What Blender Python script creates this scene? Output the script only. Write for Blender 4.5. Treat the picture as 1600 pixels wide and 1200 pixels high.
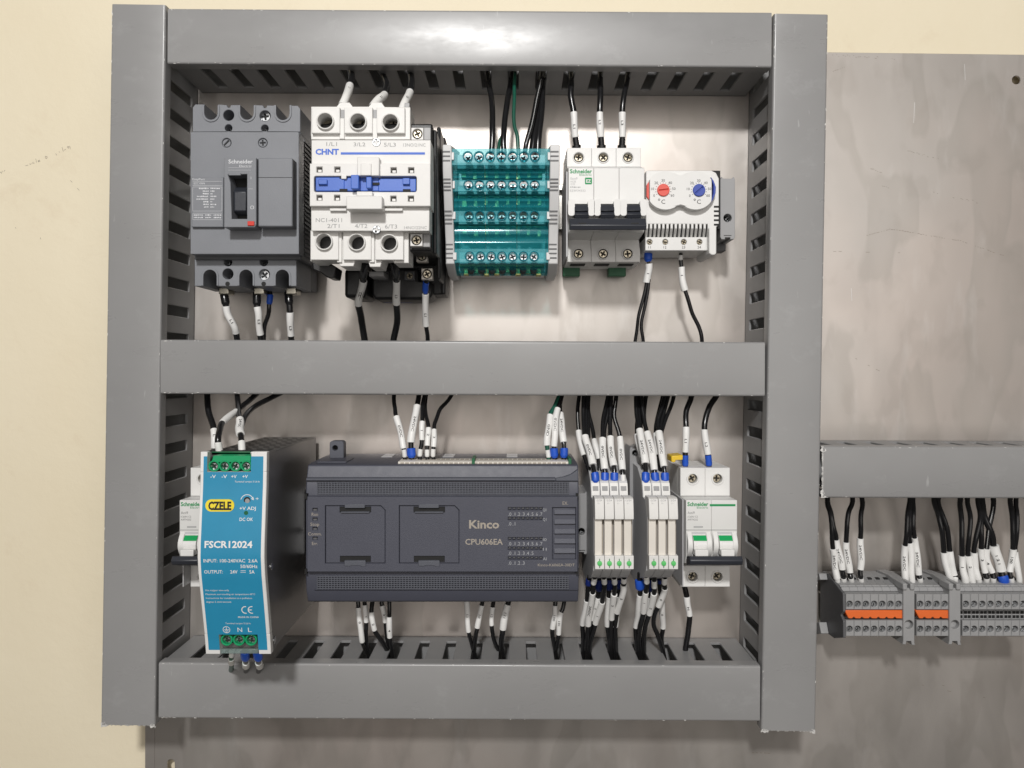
import bpy, bmesh, math, random
from mathutils import Vector
from mathutils.geometry import tessellate_polygon
random.seed(7)
for o in list(bpy.data.objects): bpy.data.objects.remove(o)
scene = bpy.context.scene
COL = scene.collection
U = 0.001                      # everything below is written in millimetres
D, F, CX, CY = 600.0, 1188.0, 804.0, 580.0   # camera distance to the plate, focal length and foot point of the photograph

# ------------------------------------------------------------------ camera
cam = bpy.data.cameras.new('camera'); camo = bpy.data.objects.new('camera', cam); COL.objects.link(camo)
cam.sensor_width = 36; cam.lens = 36 * F / 1600; cam.clip_start = 0.01; cam.clip_end = 50
camo.location = (0, -D * U, 0); camo.rotation_euler = (math.radians(90), 0, 0)
cam.shift_x = (800 - CX) / 1600; cam.shift_y = -(600 - CY) / 1600
scene.camera = camo
scene.render.resolution_x = 1024; scene.render.resolution_y = 768
# ------------------------------------------------------------------ room light
w = bpy.data.worlds.new('World'); scene.world = w; w.use_nodes = True
bg = w.node_tree.nodes['Background']; bg.inputs[0].default_value = (1, 0.93, 0.84, 1); bg.inputs[1].default_value = 0.075
def area(name, loc, target, size, sizey, power, color, shape='RECTANGLE'):
    l = bpy.data.lights.new(name, 'AREA'); l.shape = shape; l.size = size; l.size_y = sizey; l.energy = power; l.color = color
    o = bpy.data.objects.new(name, l); COL.objects.link(o); o.location = loc
    o.rotation_euler = (Vector(target) - Vector(loc)).to_track_quat('-Z', 'Y').to_euler()
    return o
area('ceiling_lamp', (-0.12, -1.70, 0.956), (0, 0, 0), 0.16, 0.16, 27.5, (1, 0.985, 0.965), 'DISK')
area('room_bounce', (0.3, -2.2, 0.25), (0, 0, 0), 2.6, 1.6, 20, (1, 0.95, 0.90))
scene.view_settings.view_transform = 'Standard'; scene.view_settings.look = 'None'
scene.view_settings.exposure = 0.0; scene.view_settings.gamma = 1; scene.view_settings.use_curve_mapping = False
scene.render.engine = 'CYCLES'

# ------------------------------------------------------------------ helpers
def sc(h): return F / (D - h)
def X(px, h): return (px - CX) / sc(h)
def Z(py, h): return (CY - py) / sc(h)
def P(px, py, h): return (X(px, h), h, Z(py, h))

MATS = {}
def mat(name, col, rough=0.5, metal=0.0, var=0.06, bump=0.0, scale=60.0, spec=0.5, coat=0.0, emit=None):
    m = bpy.data.materials.new(name); m.use_nodes = True; MATS[name] = m
    nt = m.node_tree; b = nt.nodes['Principled BSDF']
    b.inputs['Metallic'].default_value = metal; b.inputs['Specular IOR Level'].default_value = spec
    if coat: b.inputs['Coat Weight'].default_value = coat; b.inputs['Coat Roughness'].default_value = 0.15
    tc = nt.nodes.new('ShaderNodeTexCoord'); geo = nt.nodes.new('ShaderNodeNewGeometry')
    n = nt.nodes.new('ShaderNodeTexNoise'); n.inputs['Scale'].default_value = scale; n.inputs['Detail'].default_value = 5
    nt.links.new(geo.outputs['Position'], n.inputs['Vector'])
    r = nt.nodes.new('ShaderNodeValToRGB')
    r.color_ramp.elements[0].position = 0.3; r.color_ramp.elements[1].position = 0.7
    r.color_ramp.elements[0].color = tuple(c * (1 - var) for c in col) + (1,)
    r.color_ramp.elements[1].color = tuple(min(1, c * (1 + var)) for c in col) + (1,)
    nt.links.new(n.outputs['Fac'], r.inputs['Fac']); nt.links.new(r.outputs['Color'], b.inputs['Base Color'])
    mr = nt.nodes.new('ShaderNodeMapRange'); mr.inputs['To Min'].default_value = max(0.02, rough - 0.06); mr.inputs['To Max'].default_value = min(1, rough + 0.06)
    n2 = nt.nodes.new('ShaderNodeTexNoise'); n2.inputs['Scale'].default_value = scale * 3.1; n2.inputs['Detail'].default_value = 4
    nt.links.new(geo.outputs['Position'], n2.inputs['Vector'])
    nt.links.new(n2.outputs['Fac'], mr.inputs['Value']); nt.links.new(mr.outputs['Result'], b.inputs['Roughness'])
    if bump:
        n3 = nt.nodes.new('ShaderNodeTexNoise'); n3.inputs['Scale'].default_value = 1400; n3.inputs['Detail'].default_value = 3
        nt.links.new(geo.outputs['Position'], n3.inputs['Vector'])
        bp = nt.nodes.new('ShaderNodeBump'); bp.inputs['Strength'].default_value = bump; bp.inputs['Distance'].default_value = 0.0003
        nt.links.new(n3.outputs['Fac'], bp.inputs['Height']); nt.links.new(bp.outputs['Normal'], b.inputs['Normal'])
    if emit:
        b.inputs['Emission Color'].default_value = tuple(emit) + (1,); b.inputs['Emission Strength'].default_value = 1
    return m
def ink(name, col): return mat(name, col, 0.6, var=0.02)

mat('duct_lid', (0.265, 0.265, 0.268), 0.36, var=0.03, bump=0.05, scale=14)
mat('duct_body', (0.25, 0.25, 0.252), 0.45, var=0.03, bump=0.08, scale=20)
mat('cut_plastic', (0.62, 0.61, 0.59), 0.7, var=0.15, bump=0.5, scale=300)
mat('breaker_grey', (0.192, 0.20, 0.219), 0.5, var=0.03, bump=0.25)
mat('breaker_grey_dark', (0.10, 0.105, 0.115), 0.5, var=0.03, bump=0.25)
mat('white_plastic', (0.72, 0.715, 0.70), 0.42, var=0.02, bump=0.12)
mat('warm_white_plastic', (0.70, 0.69, 0.67), 0.45, var=0.02, bump=0.12)
mat('cream_plastic', (0.69, 0.65, 0.59), 0.5, var=0.03, bump=0.1)
mat('light_grey_plastic', (0.52, 0.52, 0.53), 0.45, var=0.03, bump=0.12)
mat('pale_grey_plastic', (0.64, 0.64, 0.64), 0.42, var=0.03, bump=0.12)
mat('mid_grey_plastic', (0.30, 0.30, 0.305), 0.45, var=0.04, bump=0.15)
mat('block_grey', (0.30, 0.30, 0.302), 0.42, var=0.04, bump=0.15)
mat('block_dark', (0.10, 0.10, 0.105), 0.5, var=0.06, bump=0.2)
mat('controller_slate', (0.065, 0.068, 0.09), 0.48, var=0.03, bump=0.3)
mat('controller_slate_light', (0.085, 0.09, 0.11), 0.5, var=0.04, bump=0.35)
mat('black_plastic', (0.012, 0.012, 0.013), 0.42, var=0.1, bump=0.2)
mat('lever_black', (0.03, 0.033, 0.042), 0.4, var=0.05, bump=0.15)
mat('hole_black', (0.006, 0.006, 0.006), 0.7, var=0.05)
mat('wire_black', (0.010, 0.010, 0.011), 0.22, var=0.1)
mat('wire_green', (0.010, 0.085, 0.055), 0.35, var=0.08)
mat('sleeve_white', (0.78, 0.775, 0.76), 0.42, var=0.02)
mat('ferrule_blue', (0.015, 0.085, 0.50), 0.4, var=0.06)
mat('ferrule_navy', (0.008, 0.02, 0.14), 0.4, var=0.06)
mat('ferrule_white', (0.72, 0.715, 0.70), 0.4, var=0.03)
mat('slider_blue', (0.055, 0.14, 0.52), 0.42, var=0.04, bump=0.1)
mat('knob_red', (0.70, 0.085, 0.06), 0.42, var=0.04)
mat('knob_blue', (0.03, 0.065, 0.36), 0.42, var=0.04)
mat('button_red', (0.62, 0.035, 0.02), 0.4)
mat('orange_plastic', (0.74, 0.14, 0.025), 0.42, var=0.05, bump=0.1)
mat('yellow_plastic', (0.75, 0.50, 0.02), 0.4, var=0.04)
mat('connector_green', (0.006, 0.30, 0.115), 0.38, var=0.05)
mat('clip_green', (0.006, 0.11, 0.04), 0.45, var=0.05)
mat('flag_green', (0.005, 0.32, 0.09), 0.45)
mat('lamp_green', (0.10, 0.52, 0.14), 0.3)
mat('psu_blue', (0.020, 0.24, 0.41), 0.42, var=0.03, bump=0.06)
mat('badge_yellow', (0.82, 0.66, 0.04), 0.45)
mat('zinc', (0.62, 0.64, 0.66), 0.26, 1.0, var=0.15, scale=500)
mat('brass_screw', (0.42, 0.38, 0.30), 0.3, 1.0, var=0.2, scale=500)
mat('tin', (0.58, 0.55, 0.47), 0.3, 1.0, var=0.1, scale=500)
mat('brass', (0.40, 0.38, 0.16), 0.45, 1.0, var=0.1, scale=500)
mat('rail_steel', (0.50, 0.49, 0.46), 0.38, 1.0, var=0.08, scale=90)
mat('psu_metal', (0.27, 0.267, 0.265), 0.33, 0.85, var=0.02, scale=12)
ink('ink_white', (0.75, 0.75, 0.74)); ink('ink_black', (0.015, 0.015, 0.015)); ink('ink_grey', (0.20, 0.20, 0.20))
ink('ink_pale', (0.40, 0.40, 0.40)); ink('ink_blue', (0.07, 0.16, 0.60)); ink('ink_green', (0.01, 0.27, 0.085))
ink('ink_beige', (0.36, 0.32, 0.27)); ink('ink_lightgrey', (0.36, 0.37, 0.385)); ink('ink_pencil', (0.22, 0.18, 0.14)); ink('ink_rating', (0.62, 0.63, 0.65)); ink('ink_midgrey', (0.30, 0.30, 0.30))

# transparent teal cover plastic, thin strips and darker windows
def clear_plastic(name, body, tint, solid, rough):
    m = bpy.data.materials.new(name); m.use_nodes = True; MATS[name] = m; nt = m.node_tree
    b = nt.nodes['Principled BSDF']; b.inputs['Base Color'].default_value = body + (1,); b.inputs['Roughness'].default_value = rough
    tr = nt.nodes.new('ShaderNodeBsdfTransparent'); tr.inputs[0].default_value = tint + (1,)
    mx = nt.nodes.new('ShaderNodeMixShader'); mx.inputs[0].default_value = solid
    nt.links.new(tr.outputs[0], mx.inputs[1]); nt.links.new(b.outputs[0], mx.inputs[2])
    nt.links.new(mx.outputs[0], nt.nodes['Material Output'].inputs['Surface'])
clear_plastic('teal_cover', (0.03, 0.36, 0.41), (0.50, 0.89, 0.92), 0.26, 0.12)
clear_plastic('teal_strip', (0.12, 0.50, 0.56), (0.74, 0.95, 0.97), 0.30, 0.14)
clear_plastic('teal_collar', (0.006, 0.20, 0.26), (0.30, 0.78, 0.84), 0.55, 0.12)
clear_plastic('clear_guard', (0.30, 0.36, 0.35), (0.80, 0.90, 0.88), 0.35, 0.12)

class MB:
    """collects shapes in millimetres (x right, h out of the plate, z up); build() links them as ONE mesh object"""
    def __init__(s): s.v = []; s.f = []; s.holed = False
    def add(s, vs, fs):
        n = len(s.v); s.v += [tuple(v) for v in vs]; s.f += [tuple(i + n for i in f) for f in fs]; return s
    def box(s, x0, x1, z0, z1, h0, h1):
        return s.fbox(x0, x1, z0, z1, h1, x0, x1, z0, z1, h0)
    def fbox(s, x0, x1, z0, z1, h1, a0, a1, c0, c1, h0):       # front rectangle at h1, back rectangle at h0
        return s.add([(x0, h1, z0), (x1, h1, z0), (x1, h1, z1), (x0, h1, z1), (a0, h0, c0), (a1, h0, c0), (a1, h0, c1), (a0, h0, c1)],
                     [(0, 1, 2, 3), (7, 6, 5, 4), (0, 4, 5, 1), (1, 5, 6, 2), (2, 6, 7, 3), (3, 7, 4, 0)])
    def pbox(s, x0, y0, x1, y1, h1, h0, inset=0):               # rectangle read off the photograph at its front height h1
        a, b_, c, d = X(x0, h1), X(x1, h1), Z(y1, h1), Z(y0, h1)
        return s.fbox(a + inset, b_ - inset, c + inset, d - inset, h1, a, b_, c, d, h0)
    def prism(s, poly, holes, h0, h1, mp=None, ch=None):
        """outline with holes run from h0 to h1; with holes the front edges are chamfered here instead of by a modifier"""
        mp = mp or (lambda a, b_, c: (a, c, b_)); holes = list(holes)
        if holes: s.holed = True
        ch = (0.3 if ch is None else ch) if holes else 0
        loops = [poly] + holes; n = sum(len(l) for l in loops)
        def off(l, d):                                          # mitred inset (d > 0 shrinks a counter-clockwise loop)
            ar = sum(p[0] * q[1] - q[0] * p[1] for p, q in zip(l, l[1:] + l[:1])); d = d if ar > 0 else -d; out = []
            for i in range(len(l)):
                p, q, r = Vector(l[i - 1][:2]), Vector(l[i][:2]), Vector(l[(i + 1) % len(l)][:2])
                e, f = (q - p), (r - q)
                if e.length < 1e-6 or f.length < 1e-6: out.append(tuple(q)); continue
                e.normalize(); f.normalize(); n1, n2 = Vector((-e.y, e.x)), Vector((-f.y, f.x)); m_ = n1 + n2
                if m_.length < 0.3: m_ = n1
                m_ = m_.normalized() / max(0.5, m_.normalized().dot(n1)); out.append((q.x + m_.x * d, q.y + m_.y * d))
            return out
        sg = 1 if h1 > h0 else -1
        front = [off(poly, ch)] + [off(l, -ch) for l in holes] if ch else loops
        tf = tessellate_polygon([[Vector((p[0], p[1], 0)) for p in l] for l in front])
        tb = tessellate_polygon([[Vector((p[0], p[1], 0)) for p in l] for l in loops]) if ch else tf
        rings = [[mp(p[0], p[1], h1) for l in front for p in l]]
        if ch: rings.append([mp(p[0], p[1], h1 - sg * ch) for l in loops for p in l])
        rings.append([mp(p[0], p[1], h0) for l in loops for p in l])
        fs = [tuple(t) for t in tf] + [tuple(i + n * (len(rings) - 1) for i in reversed(t)) for t in tb]
        k = 0
        for l in loops:
            c = len(l)
            for i in range(c):
                for q in range(len(rings) - 1):
                    a, b_ = q * n + k + i, q * n + k + (i + 1) % c; fs.append((a, a + n, b_ + n, b_))
            k += c
        return s.add([v for r in rings for v in r], fs)
    def xprism(s, prof, x0, x1):                                # profile of (h, z) run along x
        return s.prism(prof, [], x0, x1, lambda a, b_, c: (c, a, b_))
    def cyl(s, x, z, r, h0, h1, n=20, r1=None, dome=0):
        r1 = r if r1 is None else r1
        c = [(math.cos(2 * math.pi * i / n), math.sin(2 * math.pi * i / n)) for i in range(n)]
        vs = [(x + r * a, h0, z + r * b_) for a, b_ in c] + [(x + r1 * a, h1, z + r1 * b_) for a, b_ in c] + [(x, h0, z), (x, h1 + dome, z)]
        fs = [(i, (i + 1) % n, n + (i + 1) % n, n + i) for i in range(n)] + [(2 * n, (i + 1) % n, i) for i in range(n)] + [(2 * n + 1, n + i, n + (i + 1) % n) for i in range(n)]
        return s.add(vs, fs)
    def ring(s, x, z, ro, ri, h0, h1, n=28, a0=0, a1=360):
        full = a1 - a0 >= 360; k = n if full else n + 1
        an = [math.radians(a0 + (a1 - a0) * i / n) for i in range(k)]
        if full: return s.prism([(x + ro * math.cos(a), z + ro * math.sin(a)) for a in an], [[(x + ri * math.cos(a), z + ri * math.sin(a)) for a in an]], h0, h1)
        return s.prism([(x + ro * math.cos(a), z + ro * math.sin(a)) for a in an] + [(x + ri * math.cos(a), z + ri * math.sin(a)) for a in reversed(an)], [], h0, h1)
    def tube(s, pts, rads, n=12, flat=1.0):
        pts = [Vector(p) for p in pts]; k = len(pts); vs = []; fs = []
        for i, p in enumerate(pts):
            t = (pts[min(i + 1, k - 1)] - pts[max(i - 1, 0)]).normalized()
            nn = Vector((0, 1, 0)) - t * t.y
            if nn.length < 1e-3: nn = Vector((0, 0, 1)) - t * t.z
            nn.normalize(); bb = t.cross(nn); r = rads[i] if hasattr(rads, '__len__') else rads
            for j in range(n):
                a = 2 * math.pi * j / n; vs.append(p + r * (math.cos(a) * nn / flat + math.sin(a) * bb * flat))
        for i in range(k - 1):
            for j in range(n):
                fs.append((i * n + j, i * n + (j + 1) % n, (i + 1) * n + (j + 1) % n, (i + 1) * n + j))
        fs.append(tuple(reversed(range(n)))); fs.append(tuple(range((k - 1) * n, k * n)))
        return s.add(vs, fs)
    def build(s, name, m, parent=None, bevel=0.0, seg=2, smooth=38, kind=None):
        me = bpy.data.meshes.new(name); ox, oy, oz = ROOT.get(root_of(parent), (0, 0, 0)) if parent else (0, 0, 0)
        me.from_pydata([((v[0] - ox) * U, -(v[1] - oy) * U, (v[2] - oz) * U) for v in s.v], [], s.f)
        bm = bmesh.new(); bm.from_mesh(me); bmesh.ops.recalc_face_normals(bm, faces=bm.faces); bm.to_mesh(me); bm.free()
        me.polygons.foreach_set('use_smooth', [True] * len(me.polygons)); me.set_sharp_from_angle(angle=math.radians(smooth))
        me.materials.append(MATS[m] if isinstance(m, str) else m)
        o = bpy.data.objects.new(name, me); COL.objects.link(o)
        if parent: o.parent = parent
        if bevel and not s.holed:
            bv = o.modifiers.new('bevel', 'BEVEL'); bv.width = bevel * U; bv.segments = seg; bv.limit_method = 'ANGLE'; bv.angle_limit = math.radians(35); bv.use_clamp_overlap = True
        if kind: o['kind'] = kind
        return o
ROOT = {}
def root_of(o):
    while o.parent: o = o.parent
    return o.name
def thing(name, label, cat, at=(0, 0, 0), group=None):
    o = bpy.data.objects.new(name, None); COL.objects.link(o); o.empty_display_size = 0.01
    o.location = (at[0] * U, -at[1] * U, at[2] * U); ROOT[o.name] = at
    o['label'] = label; o['category'] = cat
    if group: o['group'] = group
    return o
def copy_tree(o, parent=None):
    c = o.copy(); COL.objects.link(c)
    if parent: c.parent = parent
    for ch in list(o.children): copy_tree(ch, c)
    return c
def circ(px, py, h, r, n=24): return [(X(px, h) + r * math.cos(2 * math.pi * i / n), Z(py, h) + r * math.sin(2 * math.pi * i / n)) for i in range(n)]
def rect(x0, y0, x1, y1, h): return [(X(x0, h), Z(y1, h)), (X(x1, h), Z(y1, h)), (X(x1, h), Z(y0, h)), (X(x0, h), Z(y0, h))]
def poly(pts, h): return [(X(a, h), Z(b_, h)) for a, b_ in pts]
def rrect(x0, y0, x1, y1, h, r, n=5):
    a, b_, c, d = X(x0, h), X(x1, h), Z(y1, h), Z(y0, h); out = []
    for cx, cz, s0 in ((b_ - r, d - r, 0), (a + r, d - r, 90), (a + r, c + r, 180), (b_ - r, c + r, 270)):
        for i in range(n + 1):
            t = math.radians(s0 + 90 * i / n); out.append((cx + r * math.cos(t), cz + r * math.sin(t)))
    return out
def screw(parent, px, py, h, r, m='zinc', ang=None, kind='cross', name='screw'):
    x, z = X(px, h), Z(py, h); ang = random.uniform(0, 90) if ang is None else ang; b = MB(); n = 18
    c, s_ = math.cos(math.radians(ang)), math.sin(math.radians(ang)); L, t = 0.66 * r, 0.15 * r
    if kind == 'cross': q = [(L, t), (t, t), (t, L), (-t, L), (-t, t), (-L, t), (-L, -t), (-t, -t), (-t, -L), (t, -L), (t, -t), (L, -t)]
    else: q = [(0.9 * r, t), (-0.9 * r, t), (-0.9 * r, -t), (0.9 * r, -t)]
    hole = [(x + a * c - b_ * s_, z + a * s_ + b_ * c) for a, b_ in q]
    b.prism([(x + r * math.cos(2 * math.pi * i / n), z + r * math.sin(2 * math.pi * i / n)) for i in range(n)], [hole], h - 0.9, h)
    b.cyl(x, z, r * 0.97, h - 2.4, h - 0.8, n)
    nf = len(b.f) - 3 * n
    o = b.build(name, m, parent); o.data.materials.append(MATS['hole_black'])
    for p in list(o.data.polygons)[nf:]: p.material_index = 1
    return o
# ---- lettering: meshes of the built-in font, laid flat on (or round) a surface
GLY = {}
def glyphs(s, bold):
    k = (s, bold)
    if k not in GLY:
        c = bpy.data.curves.new('t', 'FONT'); c.body = s; c.size = 1; c.resolution_u = 2; c.offset = bold; c.fill_mode = 'FRONT'
        o = bpy.data.objects.new('t', c); COL.objects.link(o)
        me = bpy.data.meshes.new_from_object(o)
        GLY[k] = ([(v.co.x, v.co.y) for v in me.vertices], [tuple(p.vertices) for p in me.polygons])
        bpy.data.objects.remove(o); bpy.data.curves.remove(c); bpy.data.meshes.remove(me)
    return GLY[k]
def flat_mesh(name, m, parent, vs, fs):
    me = bpy.data.meshes.new(name); ox, oy, oz = ROOT.get(root_of(parent), (0, 0, 0))
    me.from_pydata([((v[0] - ox) * U, -(v[1] - oy) * U, (v[2] - oz) * U) for v in vs], [], fs)
    me.materials.append(MATS[m]); o = bpy.data.objects.new(name, me); COL.objects.link(o); o.parent = parent; return o
def text(parent, s, x0, yc, h, cap, m, x1=None, bold=0.0, align='L', hf=None, shear=0, name='lettering', extra=None):
    """cap = capital height in photograph pixels; x0..x1 the pixel span (x1 None keeps the font's own width)"""
    V, Fc = glyphs(s, bold)
    if not V: return
    k = sc(h); ch = cap / k / 0.72; mnx = min(v[0] for v in V); mxx = max(v[0] for v in V); wd = (mxx - mnx) * ch
    sx = ch
    if x1 is not None: sx = (x1 - x0) / k / (mxx - mnx); wd = (x1 - x0) / k
    bx = X(x0, h) - (wd / 2 if align == 'C' and x1 is None else 0); bz = Z(yc, h) - cap / k / 2
    out = []
    for a, b_ in V:
        x, z = bx + (a - mnx) * sx + shear * b_, bz + b_ * ch
        out.append((x, (hf(z) if hf else h) + 0.12, z))
    return flat_mesh(name, m, parent, out, Fc)
def bars(parent, rects, h, m, hf=None, name='print_bar'):
    vs, fs = [], []
    for x0, y0, x1, y1 in rects:
        n = len(vs)
        for a, b_ in ((x0, y1), (x1, y1), (x1, y0), (x0, y0)):
            z = Z(b_, h); vs.append((X(a, h), (hf(z) if hf else h) + 0.12, z))
        fs.append((n, n + 1, n + 2, n + 3))
    return flat_mesh(name, m, parent, vs, fs)
def dashes(x0, x1, yc, ht, n, seed):                            # print too small to read
    r = random.Random(seed); out = []; x = x0
    while x < x1:
        w_ = r.uniform(0.8, 2.4); out.append((x, yc - ht / 2 * r.uniform(0.5, 1), min(x + w_, x1), yc + ht / 2 * r.uniform(0.5, 1))); x += w_ + r.uniform(0.35, 0.9)
    return out
# ---- wires
def spline(pts, n=9):
    p = [Vector(q) for q in pts]; p = [p[0] * 2 - p[1]] + p + [p[-1] * 2 - p[-2]]; out = []
    for i in range(1, len(p) - 2):
        a, b_, c, d = p[i - 1], p[i], p[i + 1], p[i + 2]
        for j in range(n):
            t = j / n; out.append(0.5 * ((2 * b_) + (c - a) * t + (2 * a - 5 * b_ + 4 * c - d) * t * t + (3 * b_ - a - 3 * c + d) * t ** 3))
    out.append(p[-2]); return out
def pyy(v): return CY - v[2] * sc(v[1])
def section(path, y0, y1):
    seg = []
    for a, b_ in zip(path, path[1:]):
        ya, yb = pyy(a), pyy(b_)
        for k in range(6):
            t = k / 6; y = ya + (yb - ya) * t
            if min(y0, y1) <= y <= max(y0, y1): seg.append(a.lerp(b_, t))
    return seg
def wrap_text(parent, s, sec, r, size, m='ink_black', frac=0.5):
    V, Fc = glyphs(s, 0.012); mnx = min(v[0] for v in V); mxx = max(v[0] for v in V)
    ln = [0.0]
    for a, b_ in zip(sec, sec[1:]): ln.append(ln[-1] + (b_ - a).length)
    L = ln[-1]; wd = min((mxx - mnx) * size * 1.6, L * 0.86); st = (L - wd) * frac
    down = sec[0][2] > sec[-1][2]; sec2 = sec if down else list(reversed(sec)); l2 = ln if down else [L - q for q in reversed(ln)]
    out = []
    for a, b_ in V:
        u = st + (a - mnx) / (mxx - mnx) * wd; i = 0
        while i < len(l2) - 2 and l2[i + 1] < u: i += 1
        t = (u - l2[i]) / max(1e-6, l2[i + 1] - l2[i]); p = sec2[i].lerp(sec2[i + 1], t)
        tg = (sec2[-1] - sec2[0]).normalized() if len(sec2) < 4 else (sec2[min(i + 2, len(sec2) - 1)] - sec2[max(i - 1, 0)]).normalized()
        cam_dir = (Vector((0, D, 0)) - p).normalized()
        n_ = (cam_dir - tg * cam_dir.dot(tg)).normalized(); bb = tg.cross(n_)
        if bb.x < 0: bb = -bb
        an = (b_ - 0.36) * size / r; out.append(p + (r + 0.1) * (math.cos(an) * n_ + math.sin(an) * bb))
    return flat_mesh('lettering', m, parent, out, Fc)
def wire(label, pts, r=1.5, m='wire_black', sleeves=(), ferrules=(), group=None, dash=None, extra=()):
    """pts are (photo x, photo y, height over the plate); sleeves (y0, y1, radius, print); ferrules (y0, y1, radius, material, flatness)"""
    rn = random.Random(label); p3 = [P(*q) for q in pts]; t = thing('wire', label, 'wire', p3[0], group); r *= rn.uniform(0.95, 1.05)
    path = spline(p3); k1, k2, f1, f2 = rn.uniform(0, 6), rn.uniform(0, 6), rn.uniform(0.5, 0.9), rn.uniform(0.5, 0.9)   # hand-bent, not a perfect curve
    path = [p + Vector((0.28 * math.sin(k1 + i * f1 * 0.45), 0.28 * math.sin(k2 + i * f2 * 0.4), 0)) for i, p in enumerate(path)]
    MB().tube(path, r, 10).build('insulation', m, t)
    for q in extra: MB().tube(spline([P(*e) for e in q]), r, 10).build('insulation', m, t)
    for sl in sleeves:
        y0, y1, rs = sl[:3]; sec = section(path, y0, y1)
        if len(sec) < 2: continue
        k = len(sec); fl = sl[4] if len(sl) > 4 else 1.0; ph = random.uniform(0, 6)
        rr = [rs * (1 + 0.05 * math.sin(ph + 5 * i / k)) for i in range(k)]
        o = MB().tube(sec, rr, 14, fl).build('marker_sleeve', 'sleeve_white', t, bevel=0.2, seg=1)
        if sl[3]: wrap_text(o, sl[3], sec, rs * (1.04 if fl == 1 else 1.0), min(2.3, rs * 1.05), frac=random.uniform(0.35, 0.65))
    for y0, y1, rf, fm, fl in ferrules:
        sec = section(path, y0, y1)
        if len(sec) < 2: continue
        k = len(sec); rr = [rf * (1.0 if i < k * 0.72 else 1 - 0.35 * (i - k * 0.72) / (k * 0.28)) for i in range(k)]
        if sec[0][2] < sec[-1][2]: rr = rr[::-1]
        MB().tube(sec, rr, 14, fl).build('ferrule', fm, t, bevel=0.15, seg=1)
    if dash:
        vs, fs = [], []
        sec = section(path, *dash)
        for i in range(0, len(sec) - 1, 2):
            tg = (sec[i + 1] - sec[i]).normalized(); cd = (Vector((0, D, 0)) - sec[i]).normalized(); n_ = (cd - tg * cd.dot(tg)).normalized(); bb = tg.cross(n_)
            n = len(vs)
            for q, e in ((0.05, -0.28), (0.8, -0.28), (0.8, 0.28), (0.05, 0.28)): vs.append(sec[i].lerp(sec[i + 1], q) + n_ * (r + 0.08) + bb * e)
            fs.append((n, n + 1, n + 2, n + 3))
        flat_mesh('print_line', 'ink_white', t, vs, fs)
    return t
# ------------------------------------------------------------------ setting: painted wall and steel plate
def node_mat(name):
    m = bpy.data.materials.new(name); m.use_nodes = True; MATS[name] = m; nt = m.node_tree
    geo = nt.nodes.new('ShaderNodeNewGeometry')
    def noise(scale, detail=5, rough=0.55, stretch=None, dist=0.0):
        n = nt.nodes.new('ShaderNodeTexNoise'); n.inputs['Scale'].default_value = scale; n.inputs['Detail'].default_value = detail
        n.inputs['Roughness'].default_value = rough; n.inputs['Distortion'].default_value = dist
        if stretch:
            mp = nt.nodes.new('ShaderNodeMapping'); mp.inputs['Scale'].default_value = stretch[:3]
            if len(stretch) > 3: mp.inputs['Rotation'].default_value = (0, stretch[3], 0)
            nt.links.new(geo.outputs['Position'], mp.inputs['Vector']); nt.links.new(mp.outputs['Vector'], n.inputs['Vector'])
        else: nt.links.new(geo.outputs['Position'], n.inputs['Vector'])
        return n.outputs['Fac']
    def ramp(src, stops):
        r = nt.nodes.new('ShaderNodeValToRGB'); e = r.color_ramp.elements
        while len(e) < len(stops): e.new(0.5)
        for q, (p, c) in zip(e, stops): q.position = p; q.color = tuple(c) + (1,) if hasattr(c, '__len__') else (c, c, c, 1)
        nt.links.new(src, r.inputs['Fac']); return r.outputs['Color']
    def mix(fac, a, b, mode='MIX'):
        x = nt.nodes.new('ShaderNodeMix'); x.data_type = 'RGBA'; x.blend_type = mode
        for i, v in ((0, fac), (6, a), (7, b)):
            if isinstance(v, (int, float)): x.inputs[i].default_value = v
            elif isinstance(v, tuple): x.inputs[i].default_value = v + (1,)
            else: nt.links.new(v, x.inputs[i])
        return x.outputs[2]
    return m, nt, nt.nodes['Principled BSDF'], noise, ramp, mix
m, nt, b, noise, ramp, mix = node_mat('painted_wall')
c = ramp(noise(6, 6), [(0.3, (0.745, 0.665, 0.495)), (0.7, (0.79, 0.715, 0.55))])
c = mix(ramp(noise(3.2, 5, 0.6), [(0.42, 0.0), (0.66, 0.4)]), c, (0.735, 0.64, 0.465))
c = mix(ramp(noise(14, 8, 0.75, None, 0.6), [(0.56, 0.0), (0.72, 0.4)]), c, (0.64, 0.53, 0.38))
c = mix(ramp(noise(120, 6, 0.7), [(0.70, 0.0), (0.76, 0.5)]), c, (0.52, 0.42, 0.30))
nt.links.new(c, b.inputs['Base Color']); b.inputs['Roughness'].default_value = 0.6
bp = nt.nodes.new('ShaderNodeBump'); bp.inputs['Strength'].default_value = 0.3; bp.inputs['Distance'].default_value = 0.001
nt.links.new(noise(95, 6, 0.6), bp.inputs['Height']); nt.links.new(bp.outputs['Normal'], b.inputs['Normal'])

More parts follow.
